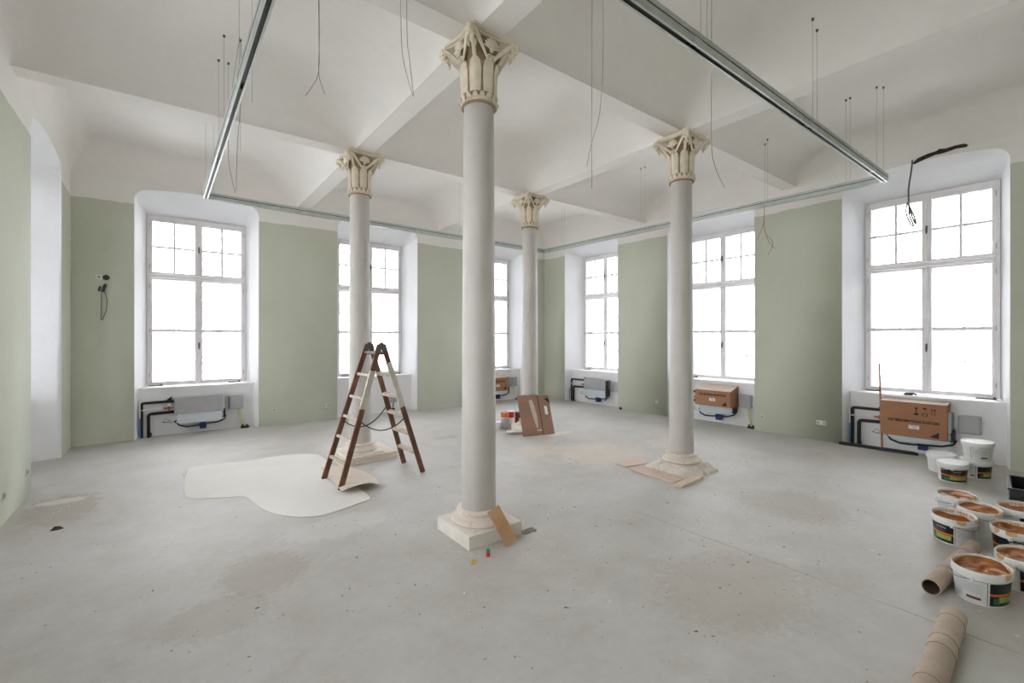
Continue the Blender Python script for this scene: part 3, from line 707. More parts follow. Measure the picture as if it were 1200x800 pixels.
def carton(loc, rz, label, x0, x1, z0, z1, yf, ztop, marks, lid=True):
    """open carton slipped over a unit: front, two ends, sloping pale top"""
    t = thing('cardboard_carton', label, 'cardboard box', loc, rz, 'brown cartons covering the heating units')
    th = .006; e = .012
    MB().box((x0,yf,z0), (x1,yf+th,z1)).build('front_panel', M_card, t)
    for x in (x0, x1-th): MB().add([(x,yf+th,z0),(x,.21,z0),(x,.21,ztop),(x,yf+th,z1),(x+th,yf+th,z0),(x+th,.21,z0),(x+th,.21,ztop),(x+th,yf+th,z1)],
            [(0,1,2,3),(7,6,5,4),(0,4,5,1),(1,5,6,2),(2,6,7,3),(3,7,4,0)]).build('end_panel', M_card, t)
    MB().add([(x0,yf,z1),(x1,yf,z1),(x1,.21,ztop),(x0,.21,ztop),(x0,yf,z1+th),(x1,yf,z1+th),(x1,.21,ztop+th),(x0,.21,ztop+th)],
             [(3,2,1,0),(4,5,6,7),(0,1,5,4),(1,2,6,5),(2,3,7,6),(3,0,4,7)]).build('top_flap', M_cardi, t)
    yq = yf-.0012
    def flat(nm, vs2, fs, m): MB().add([(x, yq, z) for x, z in vs2], fs).build(nm, m, t)
    W, Hh = x1-x0, z1-z0
    def rect(nm, cx, cz, w_, h_, m, off=0):
        MB().box((x0+W*cx-w_/2, yq-off-.0006, z0+Hh*cz-h_/2), (x0+W*cx+w_/2, yq-off, z0+Hh*cz+h_/2)).build(nm, m, t)
    for (txt, cx, cz, size) in marks['text']:
        v, f = text_pts(txt, size, .0022); flat('lettering', [(x0+W*cx+q.x*.82, z0+Hh*cz+q.y*1.15) for q in v], f, M_ink)
    sx_, sz_ = marks['sticker']
    rect('sticker', sx_, sz_, .115, .052, M_sticker, .0006)
    for k in range(3): rect('sticker_print', sx_+.01*k, sz_+.035-.035*k, .08-.02*k, .006, M_inkblue, .0016)
    # black wedge mark lower right
    tx, tz = marks['wedge']; bx, bz = x0+W*tx, z0+Hh*tz
    flat('wedge_mark', [(bx-.06,bz-.03),(bx+.035,bz-.045),(bx+.04,bz+.04)], [(0,1,2)], M_ink)
    if marks.get('symbols'):
        gx, gz = marks['symbols']; gx = x0+W*gx; gz = z0+Hh*gz
        for k in (0,):   # glass
            flat('fragile_symbol', [(gx-.11,gz+.035),(gx-.07,gz+.035),(gx-.085,gz),(gx-.085,gz-.02),(gx-.07,gz-.03),(gx-.11,gz-.03),(gx-.095,gz-.02),(gx-.095,gz)], [(0,1,2,7),(7,2,3,6),(6,3,4,5)], M_ink)
        flat('umbrella_symbol', [(gx-.03,gz+.02),(gx-.015,gz+.04),(gx+.015,gz+.04),(gx+.03,gz+.02),(gx-.002,gz+.02),(gx+.002,gz+.02),(gx+.002,gz-.03),(gx-.002,gz-.03)], [(0,1,2,3),(4,5,6,7)], M_ink)
        flat('square_symbol', [(gx-.03,gz-.035),(gx+.03,gz-.035),(gx+.03,gz-.075),(gx-.03,gz-.075),(gx-.02,gz-.042),(gx+.02,gz-.042),(gx+.02,gz-.068),(gx-.02,gz-.068)], [(0,1,5,4),(1,2,6,5),(2,3,7,6),(3,0,4,7)], M_ink)
        flat('stack_symbol', [(gx-.115,gz-.04),(gx-.065,gz-.04),(gx-.065,gz-.07),(gx-.115,gz-.07)], [(0,1,2,3)], M_ink)
        for k in (.075, .105):
            flat('arrow_symbol', [(gx+k-.012,gz+.01),(gx+k+.012,gz+.01),(gx+k,gz+.04),(gx+k-.003,gz+.01),(gx+k+.003,gz+.01),(gx+k+.003,gz-.06),(gx+k-.003,gz-.06)], [(0,1,2),(3,4,5,6)], M_ink)
    return t
carton(*B3, 'long brown carton with printed symbols and black lettering on the right window unit', -.41, .31, .245, .735, .02, .765,
       {'text': [('VOR VERSCHMUTZUNG SCHÜTZEN', .50, .46, .042)], 'sticker': (.52, .30), 'wedge': (.83, .14), 'symbols': (.68, .80)})
carton(*B2, 'short brown carton with pale sloping top flap under the middle right window', -.20, .50, .355, .65, -.10, .745,
       {'text': [('NUR VERWENDEN BEI MONTAGE', .50, .72, .042)], 'sticker': (.50, .42), 'wedge': (.84, .22)})
carton(*A3, 'brown carton half hidden behind the nearest column with black handle hole', -.36, .30, .28, .62, .02, .68,
       {'text': [('VERWENDEN BEI MONTAGE', .50, .72, .042)], 'sticker': (.50, .42), 'wedge': (.84, .22)})
# things at the right window
tag(MB().tube([(8.50,2.035,.0),(8.345,2.03,1.28)], .013, 8).build('wooden_stick', M_stick), 'thin reddish wooden stick leaning against the right window sill', 'stick')
b = MB(); b.box((0,-.03,0), (.93,.03,.035), bev=.01); b.box((.02,-.012,.035), (.9,.012,.045))
o = b.build('rubber_profile', M_dark); o.location = (8.33,2.53,0); o.rotation_euler = (0,0,math.atan2(-.90,.06)); tag(o, 'long black rubber profile lying on the floor below the right window', 'rubber strip')
b = MB(); b.box((-.05,-.02,0), (.05,.02,.02), bev=.006); b.tube([(-.03,.0,.022),(.05,.01,.026),(.09,-.01,.012)], .012, 8)
o = b.build('sealant_tool', M_black); o.location = (8.63,1.76,.818); o.rotation_euler = (0,0,R(-80)); tag(o, 'small black tool lying on the sill of the right window', 'tool')
# grey clips / scraps on the sills
for k, (loc, rz, xs) in enumerate((A1+((-.62, .55),), B3+((-.62, .62),), B1+((-.55,),), B2+((-.6,),), A2+((-.55, .6),), A3+((.6,),))):
    for j, x in enumerate(xs):
        b = MB(); b.box((x-.10,.50,.818), (x+.10,.53,.832), bev=.004); b.tube([(x+.07,.51,.83),(x+.085,.50,.85)], .012, 6)
        o = b.build('sill_bracket', M_steel); o.matrix_world = frame_M(loc, rz)
        wn = ('leftmost window', 'right window', 'window right of the farthest column', 'middle right window', 'window behind the stepladder', 'window behind the nearest column')[k]
        tag(o, 'grey metal clip, %s end of sill, %s' % ('left' if j == 0 and x < 0 else 'right', wn), 'bracket')

# ------------------------------------------------------------------ sockets and switches
M_socket = mat('pale_socket_plate', (210, 209, 198), .6, var=.02, bump=0)
def socket(M, label, n=2, m=M_socket, cat='socket', name='wall_socket'):
    t = thing(name, label, cat); t.matrix_world = M; hm = M_socket if m is not M_wpipe else M_ebox
    MB().box((-.036*n,-.006,-.036), (.036*n,.0,.036), bev=.003).build('plate', m, t)
    for k in range(n):
        x = -.04*n+.04+.08*k; MB().lathe([(0,-.0),(.018,.0),(.024,.004)], 16, (0,0,0)).build('hole', M_ebox, t, M=Matrix.Translation((x,-.0075,0)) @ Matrix.Rotation(R(90),4,'X'))
    return t
for x, z, lb, n in ((1.60,.30,'single white socket low on the green pier right of the leftmost window',1), (2.54,.295,'double white socket low on the green pier left of the stepladder',2), (4.76,.31,'white socket low on the green pier between stepladder and nearest column',1)):
    socket(frame_M((x, YB, z), 0), lb, n)
for y, z, lb, n in ((5.85,.29,'white socket low on the green pier left of the right-hand column',1), (3.69,.26,'single white socket low on the green pier beside the middle right window',1), (2.78,.29,'double white socket low on the green pier beside the right window',2)):
    socket(frame_M((XB, y, z), R(-90)), lb, n)
for y, z, lb in ((6.79,.26,'small white socket low on the left wall near the niche edge'), (5.94,.25,'white socket low on the left wall at the picture edge')):
    socket(frame_M((XA, y, z), R(90)), lb, 1)
socket(frame_M((-.84, YB, 2.60), 0), 'small white square switch on the green wall left of the leftmost window', 1, M_wpipe, name='wall_switch', cat='switch')
o = MB().lathe([(0,.012),(.038,.012),(.042,.0)], 20).build('round_wall_box', M_black, M=Matrix.Rotation(R(90),4,'X')); o.location = (-.755,YB,2.60); tag(o, 'round black wall box beside the white switch', 'wall box')
b = MB(); b.tube([(-.05,-.03,-.05),(-.03,-.05,.02),(0,-.05,-.02),(.02,-.05,.05),(.035,-.04,.06)], .014, 7); b.tube([(.0,-.04,-.06),(.02,-.05,0),(.03,-.04,.05)], .017, 7)
b.tube([(-.02,-.03,-.04),(-.02,-.02,-.3),(-.025,-.02,-.5)], .004, 5); b.tube([(.02,-.03,-.04),(.05,-.02,-.2),(.04,-.02,-.35),(-.01,-.02,-.5)], .004, 5)
o = b.build('dangling_wires', M_black); o.location = (-.79,YB,2.43); tag(o, 'tangle of black wires dangling below the white switch on the green wall', 'wires')
o = MB().lathe([(0,.02),(.03,.02),(.034,.0)], 16).build('black_floor_plug', M_black, M=Matrix.Translation((0,0,.03)) @ Matrix.Rotation(R(90),4,'X')); o.location = (XB-.05,6.79,0); o.rotation_euler = (0,0,R(-90)); tag(o, 'small black plug at the foot of the green pier, far right wall', 'plug')

# ------------------------------------------------------------------ stepladder
LD = thing('wooden_stepladder', 'old red-brown wooden double stepladder with pale rungs standing open', 'ladder')
LF = {'a1': Vector((1.464,5.56,0)), 'a2': Vector((1.501,5.045,0)), 'b1': Vector((2.492,5.62,0)), 'b2': Vector((2.508,5.105,0))}
h1, h2 = Vector((1.975,5.495,1.585)), Vector((2.005,5.165,1.585))
def stile(f, h, side):
    d = (h-f).normalized(); L = (h-f).length
    wdir = (h2-h1).normalized(); ndir = d.cross(wdir).normalized(); wdir = ndir.cross(d)
    Mx = Matrix(((ndir.x, wdir.x, d.x, f.x), (ndir.y, wdir.y, d.y, f.y), (ndir.z, wdir.z, d.z, f.z), (0,0,0,1)))
    return Mx, L
for fr in ('a', 'b'):
    for k, h in (('1', h1), ('2', h2)):
        Mx, L = stile(LF[fr+k], h+Vector((-.018 if fr == 'a' else .018, 0, 0)), k)
        s = MB(); s.box((-.03,-.014,0), (.03,.014,L-.02), bev=.004, M=Mx); so = s.build('stile', M_brown, LD)
        if k == '2':
            a, b_ = (.53, .80) if fr == 'a' else (.52, .86)
            s = MB(); s.box((-.032,-.016,L*a), (.032,.016,L*b_), bev=.004, M=Mx); s.build('paint_smear', M_ladw, so)
        s = MB(); s.box((-.034,-.018,L-.09), (.033,.017,L-.01), bev=.010, M=Mx); s.build('hinge_strap', M_steel, so)
    for i, t in enumerate((.07,.235,.40,.545,.69,.84)):
        p = h1.lerp(LF[fr+'1'], t); q = h2.lerp(LF[fr+'2'], t); d = (q-p).normalized()
        lean = (LF[fr+'1']-h1).normalized(); nx = d.cross(lean).normalized(); lz = nx.cross(d)
        Mx = Matrix(((d.x, nx.x, lz.x, p.x), (d.y, nx.y, lz.y, p.y), (d.z, nx.z, lz.z, p.z), (0,0,0,1)))
        L = (q-p).length
        s = MB(); s.box((.01,-.028,-.016), (L-.01,.028,.016), bev=.004, M=Matrix.Translation(p) @ Matrix(((d.x,0,0,0),(d.y,0,0,0),(d.z,0,0,0),(0,0,0,1))).to_4x4() if False else Mx)
        s.build('rung', M_steel if i == 0 else M_rung, LD)
for k, h in (('1', h1), ('2', h2)):
    s = MB(); s.tube([h+Vector((0,-.02,-.01)), h+Vector((0,.02,-.01))], .025, 14); s.build('top_hinge', M_steel, LD)
    for (ta, tb, sag) in (((.58, .50, .16),) if k == '1' else ((.55, .56, .13),)):
        p = h.lerp(LF['a'+k], ta); q = h.lerp(LF['b'+k], tb); P = []
        for i in range(11):
            t = i/10; v = p.lerp(q, t); v.z -= sag*4*t*(1-t); P.append(v)
        MB().tube(P, .007, 6).build('restraint_strap', M_dark, LD)

# ------------------------------------------------------------------ floor sheet under the ladder
outl = [(.206,6.903),(.238,7.065),(.576,7.054),(.861,6.992),(1.279,7.007),(1.568,6.904),(1.707,6.681),(1.70,6.12),(1.70,5.606),(1.68,4.983),(1.67,4.60),(1.569,4.541),(1.29,4.443),(1.096,4.435),(.908,4.579),(.769,4.813),(.694,5.149),(.64,5.424),(.467,5.534),(.185,5.718),(.15,6.022),(.165,6.5)]
def smooth_loop(P, k=5):
    out = []; n = len(P)
    for i in range(n):
        p0, p1, p2, p3 = [Vector((*P[(i+j) % n], 0)) for j in (-1, 0, 1, 2)]
        for s in range(k):
            t = s/k; v = .5*((2*p1)+(p2-p0)*t+(2*p0-5*p1+4*p2-p3)*t*t+(3*p1-p0-3*p2+p3)*t**3); out.append((v.x, v.y))
    return out
lp = smooth_loop(outl); n = len(lp)
mb = MB(); mb.add([(x, y, .001) for x, y in lp]+[(x, y, .005) for x, y in lp], [tuple(range(n, 2*n))]+[(i,(i+1) % n,(i+1) % n+n,i+n) for i in range(n)])
tag(mb.build('floor_sheet', M_paper), 'white paper sheet with a rounded outline lying flat left of the stepladder', 'floor covering')
# curled beige felt lying over its right end
mb = MB(); nu, nv = 24, 14; vs_ = []
e0, e1, e2, e3 = Vector((1.55,6.05,0)), Vector((1.46,4.86,0)), Vector((1.80,6.0,0)), Vector((1.86,4.80,0))
for side in (0, 1):
    for j in range(nv+1):
        for i in range(nu+1):
            u, v = i/nu, j/nv
            p = (e0.lerp(e2, u)).lerp(e1.lerp(e3, u), v)
            p.x += .10*math.sin(PI*v)*u
            z = .008+.075*max(0, v-.35)**1.6*math.sin(PI*(.15+.75*u))*2.0+.018*math.sin(u*5+v*4)*u*v
            vs_.append((p.x, p.y, max(.007, z)+(.004 if side == 0 else 0)))
o_ = (nu+1)*(nv+1)
fs = [(j*(nu+1)+i, j*(nu+1)+i+1, (j+1)*(nu+1)+i+1, (j+1)*(nu+1)+i) for j in range(nv) for i in range(nu)]
fs2 = [tuple(k+o_ for k in reversed(f)) for f in fs]
rim = [(i, i+1) for i in range(nu)]+[(nv*(nu+1)+i+1, nv*(nu+1)+i) for i in range(nu)]+[((j+1)*(nu+1), j*(nu+1)) for j in range(nv)]+[(j*(nu+1)+nu, (j+1)*(nu+1)+nu) for j in range(nv)]
mb.add(vs_, fs+fs2+[(b, a, a+o_, b+o_) for a, b in rim], 0, True)
tag(mb.build('curled_felt', M_kraft), 'beige felt strip with a curled dark-edged end at the ladder feet', 'floor covering')
# folded felt wrapped round the foot of the column behind the ladder
def felt_stack(cx, cy, hs):
    t = thing('felt_pile', 'stack of beige felt sheets lying round the foot of the column behind the ladder', 'floor covering')
    for k in range(3):
        rnd = random.Random(k); m = MB(); pts = []
        for q in range(4):
            a = PI/4+q*PI/2+rnd.uniform(-.06, .06); r = hs*1.41*(1-.07*k)*rnd.uniform(.95, 1.05); pts.append((cx+.04*k+r*math.cos(a), cy+r*math.sin(a)))
        m.prism(pts, .002+.03*k+.08, .030+.03*k+.08, M=Matrix.Translation((0,0,-.08+.0)))
        m.build('felt_sheet', M_kraft, t)
    return t
felt_stack(2.14, 6.26, .37)

# ------------------------------------------------------------------ boards on the floor
def board(name, label, cat, m, cx, cy, L, W, T, ang, z=.001, M=None):
    o = MB().box((-L/2,-W/2,0), (L/2,W/2,T), bev=.003).build(name, m)
    if M: o.matrix_world = M
    else: o.location = (cx, cy, z); o.rotation_euler = (0,0,R(ang))
    return tag(o, label, cat)
board('thin_board', 'thin pinkish board with a dark edge lying left of the rough column footing', 'board', M_ply, 4.86, 3.78, .40, .19, .015, -8)
board('cover_board', 'large pinkish flat board lying in front of the rough column footing', 'board', M_ply, 4.71, 3.28, .25, .62, .018, -3)
board('pale_batten', 'short pale batten lying at the near corner of the rough column footing', 'batten', M_pine, 4.74, 2.89, .52, .10, .03, 5)
# plank leaning on the nearest column
f0 = Vector((2.175,2.905,.0)); top = Vector((2.24,3.085,.345))
d = (top-f0).normalized(); side = Vector((.96,-.27,0)); side = (side-d*side.dot(d)).normalized(); nn = d.cross(side)
Mx = Matrix(((side.x, nn.x, d.x, f0.x), (side.y, nn.y, d.y, f0.y), (side.z, nn.z, d.z, f0.z), (0,0,0,1)))
f0 = Vector((2.16,2.86,.004))
# measured: foot in front of plinth, head against the shaft's right side
a0 = Vector((2.19,2.875,.012)); a1 = Vector((2.115,3.030,.262)); d = (a1-a0).normalized(); sd = Vector((.97,-.25,0)); sd = (sd-d*sd.dot(d)).normalized(); nn = d.cross(sd)
Mx = Matrix(((sd.x, nn.x, d.x, a0.x), (sd.y, nn.y, d.y, a0.y), (sd.z, nn.z, d.z, a0.z), (0,0,0,1)))
o = MB().box((-.055,-.011,0), (.055,.011,(a1-a0).length), bev=.003, M=Mx).build('short_plank', M_plank); tag(o, 'short brown plank leaning on the plinth of the nearest column', 'plank')
o = MB().prism([(-.07,-.03),(-.03,-.045),(.02,-.035),(.06,-.05),(.085,-.02),(.07,.01),(.09,.03),(.03,.04),(-.02,.03),(-.06,.035)], 0, .004).build('floor_patch', mat('brown_floor_dirt', (128,116,100), .95, var=.2, scale=40, bump=.3)); o.location = (2.45,3.0,.001); tag(o, 'brown broken patch on the floor right of the nearest plinth', 'floor patch')
# little bottle and wrapper
t = thing('small_bottle', 'tiny red bottle with a green cap on the floor before the nearest column', 'bottle', (1.93,2.832,0))
MB().lathe([(0,0),(.014,0),(.015,.004),(.015,.032),(.009,.038)], 18).build('body', M_redp, t); MB().lathe([(.010,.036),(.015,.038),(.015,.058),(0,.059)], 18).build('cap', M_teal, t)
b = MB(); b.add([(0,0,.004),(.05,.005,.012),(.062,.035,.003),(.03,.03,.022),(.005,.03,.01)], [(0,1,3,4),(1,2,3),(0,4,3)]); b.box((.0,-.0,.0), (.03,.02,.006))
o = b.build('crumpled_wrapper', mat('yellow_wrapper', (222, 186, 96), .5, var=.15, scale=40, bump=0)); o.location = (1.765,2.80,0); tag(o, 'yellow and white crumpled wrapper on the floor before the nearest plinth', 'wrapper')
o = MB().add([(0,0,0),(.05,-.01,0),(.09,.01,0),(.08,.05,0),(.03,.06,0),(.03,.025,.028),(.06,.03,.022)], [(0,1,5),(1,6,5),(1,2,6),(2,3,6),(3,4,5,6),(4,0,5)]).build('rubble_lump', M_soil); o.location = (-.80,5.47,0); tag(o, 'dark lump of rubble on the floor near the left wall', 'rubble')

# ------------------------------------------------------------------ cardboard and pots by the farthest column
p0, p1 = Vector((4.73,5.90,.004)), Vector((5.33,5.76,.006)); up = Vector((.08,.235,.645))
ed = (p1-p0); Wd = ed.length; ed.normalize(); Hd = up.length*1.0; upn = (up-ed*up.dot(ed)).normalized(); nn = ed.cross(upn)
Mx = Matrix(((ed.x, upn.x, nn.x, p0.x), (ed.y, upn.y, nn.y, p0.y), (ed.z, upn.z, nn.z, p0.z), (0,0,0,1)))
t = thing('leaning_cardboard', 'unfolded brown cardboard leaning against the foot of the farthest column', 'cardboard')
MB().box((0,0,-.004), (Wd*.62,.70,.004), M=Mx).build('panel', M_cardr, t)
MB().box((0,0,-.004), (Wd*.36,.68,.004), M=Mx @ Matrix.Translation((Wd*.64,0,.004)) @ Matrix.Rotation(R(8),4,'Y')).build('panel', M_cardr, t)
MB().box((0,0,-.002), (Wd*.03,.69,.001), M=Mx @ Matrix.Translation((Wd*.615,0,.002))).build('fold_line', M_ink, t)
sm = MB(); sp = [(.20,.60),(.26,.62),(.29,.50),(.31,.30),(.30,.14),(.27,.12),(.24,.30),(.21,.48)]
sm.add([Mx @ Vector((x*Wd/.6, y, .0055)) for x, y in sp], [tuple(range(len(sp)))]); sm.build('torn_patch', M_cardi, t)
MB().box((0,0,0), (.06,.15,.001), M=Mx @ Matrix.Translation((Wd*.78,.34,.010)) @ Matrix.Rotation(R(8),4,'Y')).build('sticker', M_sticker, t)
MB().box((0,0,0), (.09,.025,.001), M=Mx @ Matrix.Translation((Wd*.45,.07,.0055))).build('tape_scrap', M_cardi, t)
MB().add([Mx @ Vector(v) for v in ((Wd*.80,.62,.02),(Wd*.93,.62,.03),(Wd*.97,.52,.03))], [(0,1,2)]).build('handle_hole', M_ink, t)
def can(loc, r, h, m, label, lid=M_tin, cat='can', name='paint_can', band=None):
    t = thing(name, label, cat, loc)
    MB().lathe([(0,0),(r*.97,0),(r,.004),(r,h-.006),(r*.96,h)], 24).build('body', m, t)
    MB().lathe([(r*.9,h-.004),(r*1.03,h-.002),(r*1.03,h+.008),(r*.85,h+.006),(0,h+.004)], 24).build('lid', lid, t)
    if band: MB().lathe([(r*1.01,h*.3),(r*1.01,h*.75)], 24).build('label', band, t)
    return t
can((4.75,6.68,0), .072, .13, M_wpipe, 'white round pot at the left of the clutter by the farthest column', M_sticker)
can((4.91,6.66,0), .072, .20, M_ebox, 'pale grey pot standing under the orange tin by the farthest column', M_wpipe)
can((4.91,6.66,.21), .076, .07, M_orange, 'orange tin stacked on the pale grey pot by the farthest column', M_clay)
can((5.08,6.73,0), .076, .17, M_wpipe, 'white pot carrying the red tin behind the cardboard', M_wpipe)
can((5.08,6.73,.18), .078, .11, M_redp, 'red tin stacked on a white pot behind the cardboard', M_wpipe)
can((5.26,6.70,0), .07, .25, M_lred, 'dark red tin just behind the cardboard edge', M_dark)
b = MB()
for k in range(3): b.tube([(-.17,.03*k-.03,.03+.004*k),(0,.03*k-.02,.035+.014*(k == 1)),(.2,.03*k-.02,.03)], [.018,.030,.022], 8)
o = b.build('cloth_bundle', M_wpipe); o.location = (4.80,6.18,0); o.rotation_euler = (0,0,R(-25)); tag(o, 'white crumpled cloth bundle on the floor left of the cardboard', 'cloth')
b = MB(); b.box((-.07,-.05,0), (.07,.05,.10), bev=.01); o = b.build('small_carton', M_cardr); o.location = (4.97,6.47,.0); o.rotation_euler = (0,0,R(20)); tag(o, 'small pinkish carton between the pots and the cloth bundle', 'box')

# ------------------------------------------------------------------ paint buckets
BXr, BYr, BH = .176, .132, .20
def ell(a, z, k=0.):
    s = (.90+.10*z/BH)+k; return Vector((BXr*s*math.cos(a), BYr*s*math.sin(a), z))
def patch(a0, a1, z0, z1, off, n=14):
    m = MB(); vs_ = []
    for i in range(n+1):
        a = a0+(a1-a0)*i/n
        for z in (z0, z1): p = ell(a, z, off); vs_.append(p)
    m.add(vs_, [(2*i, 2*i+2, 2*i+3, 2*i+1) for i in range(n)], 0, True); return m
def label_set(body, a_dark, a_white, text=True):
    """black label with orange stripe and olive panel over a_dark, white text panel over a_white (angles)"""
    a0, a1 = a_dark
    patch(a0, a1, .012, .150, .006).build('black_label', M_label, body)
    patch(a0, a1, .074, .088, .010).build('orange_stripe', M_orange, body)
    patch(a0+(a1-a0)*.30, a0+(a1-a0)*.92, .034, .070, .010).build('olive_panel', M_yg, body)
    patch(a0+(a1-a0)*.12, a0+(a1-a0)*.32, .022, .062, .011).build('green_print', M_green, body)
    if text:
        for txt, am, z, sz, mm in (('Lehmfarbe', (a0*.45+a1*.55), .128, .022, M_sticker), ('edel & fein', (a0*.5+a1*.5), .104, .022, M_inkblue)):
            v, f = text_pts(txt, sz); m = MB(); vs_ = []
            for q in v:
                a = am+q.x/.165; vs_.append(ell(a, z+q.y, .012))
            m.add(vs_, f); m.build('lettering', mm, body)
    if a_white:
        b0, b1 = a_white; patch(b0, b1, .010, .152, .004).build('white_label', M_lwhite, body)
        patch(b0, b1, .152, .154, .006).build('label_border', M_label, body); patch(b0, b0+.02, .01, .152, .006).build('label_border', M_label, body); patch(b1-.02, b1, .01, .152, .006).build('label_border', M_label, body)
        for k in range(6): patch(b0+.12, b1-.15-.06*(k % 2), .128-.010*k, .1295-.010*k, .006).build('fine_print', M_inkblue, body)
        patch(b0+.5*(b1-b0), b0+.85*(b1-b0), .034, .050, .007).build('dark_red_print', M_lred, body)
def bucket(loc, rz, label, kind='open', level=.16, dark=(-PI+.2, -PI/2+.1), white=(-PI/2+.2, -.25), seed=0, text=True, group=None, tilt=0):
    t = thing('paint_bucket', label, 'bucket', loc, R(rz), group or 'open buckets of ochre clay paint'); n = 44
    if tilt: t.rotation_euler = (tilt, 0, R(rz))
    b = MB(); prof = [(.0,0),(.88,0),(.90,.006),(.90+.10*.165/BH,.165),(1.0,.168)]
    b.lathe(prof, n, sx=BXr, sy=BYr); b.lathe([(.98,.2),(.965,.16),(.90,.02),(0,.02)], n, sx=BXr, sy=BYr)
    body = b.build('body', M_bucket, t)
    b = MB(); b.lathe([(.995,.158),(1.045,.160),(1.055,.168),(1.045,.192),(1.05,.203),(1.02,.209),(.985,.205),(.97,.19)], n, sx=BXr, sy=BYr); b.build('rim', M_bucket, t)
    label_set(body, dark, white, text)
    rnd = random.Random(seed)
    if kind == 'open':
        # uneven clay surface and residue climbing the inner wall
        ph = [rnd.uniform(0, 6.28) for _ in range(6)]
        m = MB(); vs_ = [(0,0,level-.012)]; rings = 7; nn_ = 36
        for r_ in range(1, rings+1):
            for j in range(nn_):
                a = 2*PI*j/nn_; q = r_/rings
                z = level+.010*math.sin(2*a+ph[0])*q+.006*math.sin(5*a+ph[1]+q*4)+.005*math.sin(9*q+ph[2]+3*a)+.016*q**4*(.5+.5*math.sin(a+ph[3]))
                vs_.append((BXr*.965*q*math.cos(a), BYr*.965*q*math.sin(a), min(z, .198)))
        fs = [(0, 1+j, 1+(j+1) % nn_) for j in range(nn_)]
        for r_ in range(1, rings):
            for j in range(nn_):
                a_, b_ = 1+(r_-1)*nn_+j, 1+(r_-1)*nn_+(j+1) % nn_; fs.append((a_, a_+nn_, b_+nn_, b_))
        m.add(vs_, fs, 0, True); m.build('clay_paint', M_clay, t)
        m = MB(); vs_ = []
        for j in range(nn_+1):
            a = 2*PI*j/nn_; z1 = .2085 if math.sin(a*2+ph[4]) > .1 else .196
            for k_, z, in ((.966, level-.02), (.972, .19), (1.00 if z1 > .2 else .975, z1)):
                vs_.append((BXr*k_*math.cos(a), BYr*k_*math.sin(a), z))
        m.add(vs_, [(3*j+i, 3*j+3+i, 3*j+4+i, 3*j+1+i) for j in range(nn_) for i in (0, 1)], 0, True); m.build('dried_residue', M_clayd, t)
        for k in range(4):   # smears running over the rim
            a0 = rnd.uniform(0, 2*PI); vs_ = []
            m = MB(); q = 8
            for i in range(q+1):
                a = a0+.45*i/q; lo = .19-.02*math.sin(PI*i/q)*rnd.uniform(.5, 1.2)
                for kk, z in ((.99, .2095), (1.03, .2105), (1.062, .198), (1.062, lo)): vs_.append((BXr*kk*math.cos(a), BYr*kk*math.sin(a), z))
            m.add(vs_, [(4*i+j, 4*i+4+j, 4*i+5+j, 4*i+1+j) for i in range(q) for j in range(3)], 0, True); m.build('rim_smear', M_clayd, t)
    else:
        b = MB(); b.lathe([(1.07,.165),(1.085,.170),(1.085,.205),(1.06,.214),(1.0,.214),(.97,.208),(0,.208)], n, sx=BXr, sy=BYr); b.build('lid', M_bucket, t)
    # bail handle folded along the rim, with its two ears
    ang = 1.0 if seed % 2 else -1.0
    P = []
    for i in range(17):
        a = PI*i/16*ang; P.append((BXr*1.085*math.cos(a), BYr*1.10*math.sin(a), .160-.030*math.sin(PI*i/16)))
    b = MB(); b.tube(P, .003, 6); b.build('handle', M_wire if kind == 'open' else M_bucket, t)
    for s in (-1, 1): MB().box((s*BXr*1.02-.012,-.014,.145), (s*BXr*1.02+.012,.014,.175), bev=.004).build('handle_ear', M_bucket, t)
    return t
# camera-side angles: the camera lies towards -x, slightly -y/+y of the buckets
bucket((4.14,.485,0), -8, 'front open bucket of ochre paint, white label facing, beside the short tube', dark=(PI+.62, PI+1.75), white=(PI-1.0, PI+.55), level=.178, seed=1, text=False)
bucket((5.13,.76,0), 6, 'leftmost open bucket of the group, black label with orange stripe facing left', dark=(PI-1.35, PI+.05), white=(PI+.10, PI+1.5), level=.150, seed=2)
bucket((5.82,.84,0), 0, 'rearmost open bucket of the left row with thin ochre residue', dark=(1.0,2.0), white=(2.2,3.2), level=.185, seed=3, text=False)
bucket((5.52,.66,0), 8, 'open bucket squeezed between the rearmost and leftmost paint buckets', level=.172, seed=4, text=False, dark=(.3,1.2), white=None)
bucket((5.82,.45,0), -5, 'open bucket in front of the black crate, pale inner wall showing', level=.165, seed=5, text=False)
bucket((5.16,.42,0), -4, 'open bucket with black label and white lettering in the middle of the group', dark=(PI-1.1, PI+1.3), white=None, level=.165, seed=6)
bucket((5.52,.25,0), 6, 'open bucket with messy splattered rim behind the middle lettered bucket', level=.178, seed=7, text=False, white=None)
bucket((4.56,.33,0), -12, 'open bucket with thick ochre smears on its rim behind the front bucket', dark=(PI+.2, PI+1.6), white=None, level=.182, seed=8, text=False)
bucket((4.95,.12,0), 10, 'small-looking open bucket at the picture edge beside the lettered bucket', level=.165, seed=9, text=False, white=None)
bucket((4.27,.13,0), -10, 'open bucket cut by the picture edge right of the front bucket', level=.160, seed=10, text=False, white=(PI-.6, PI+.9), dark=(.2, 1.2))
GC = 'closed buckets below the right window'
bucket((7.28,1.09,0), 8, 'closed white bucket with colourful black label in front of the stacked pair', 'closed', dark=(PI-.85, PI+1.35), white=None, seed=11, group=GC, text=True)
bucket((7.68,1.25,0), 0, 'closed white bucket half hidden behind the colourful one by the window', 'closed', dark=(.3,1.2), white=None, seed=12, group=GC, text=False)
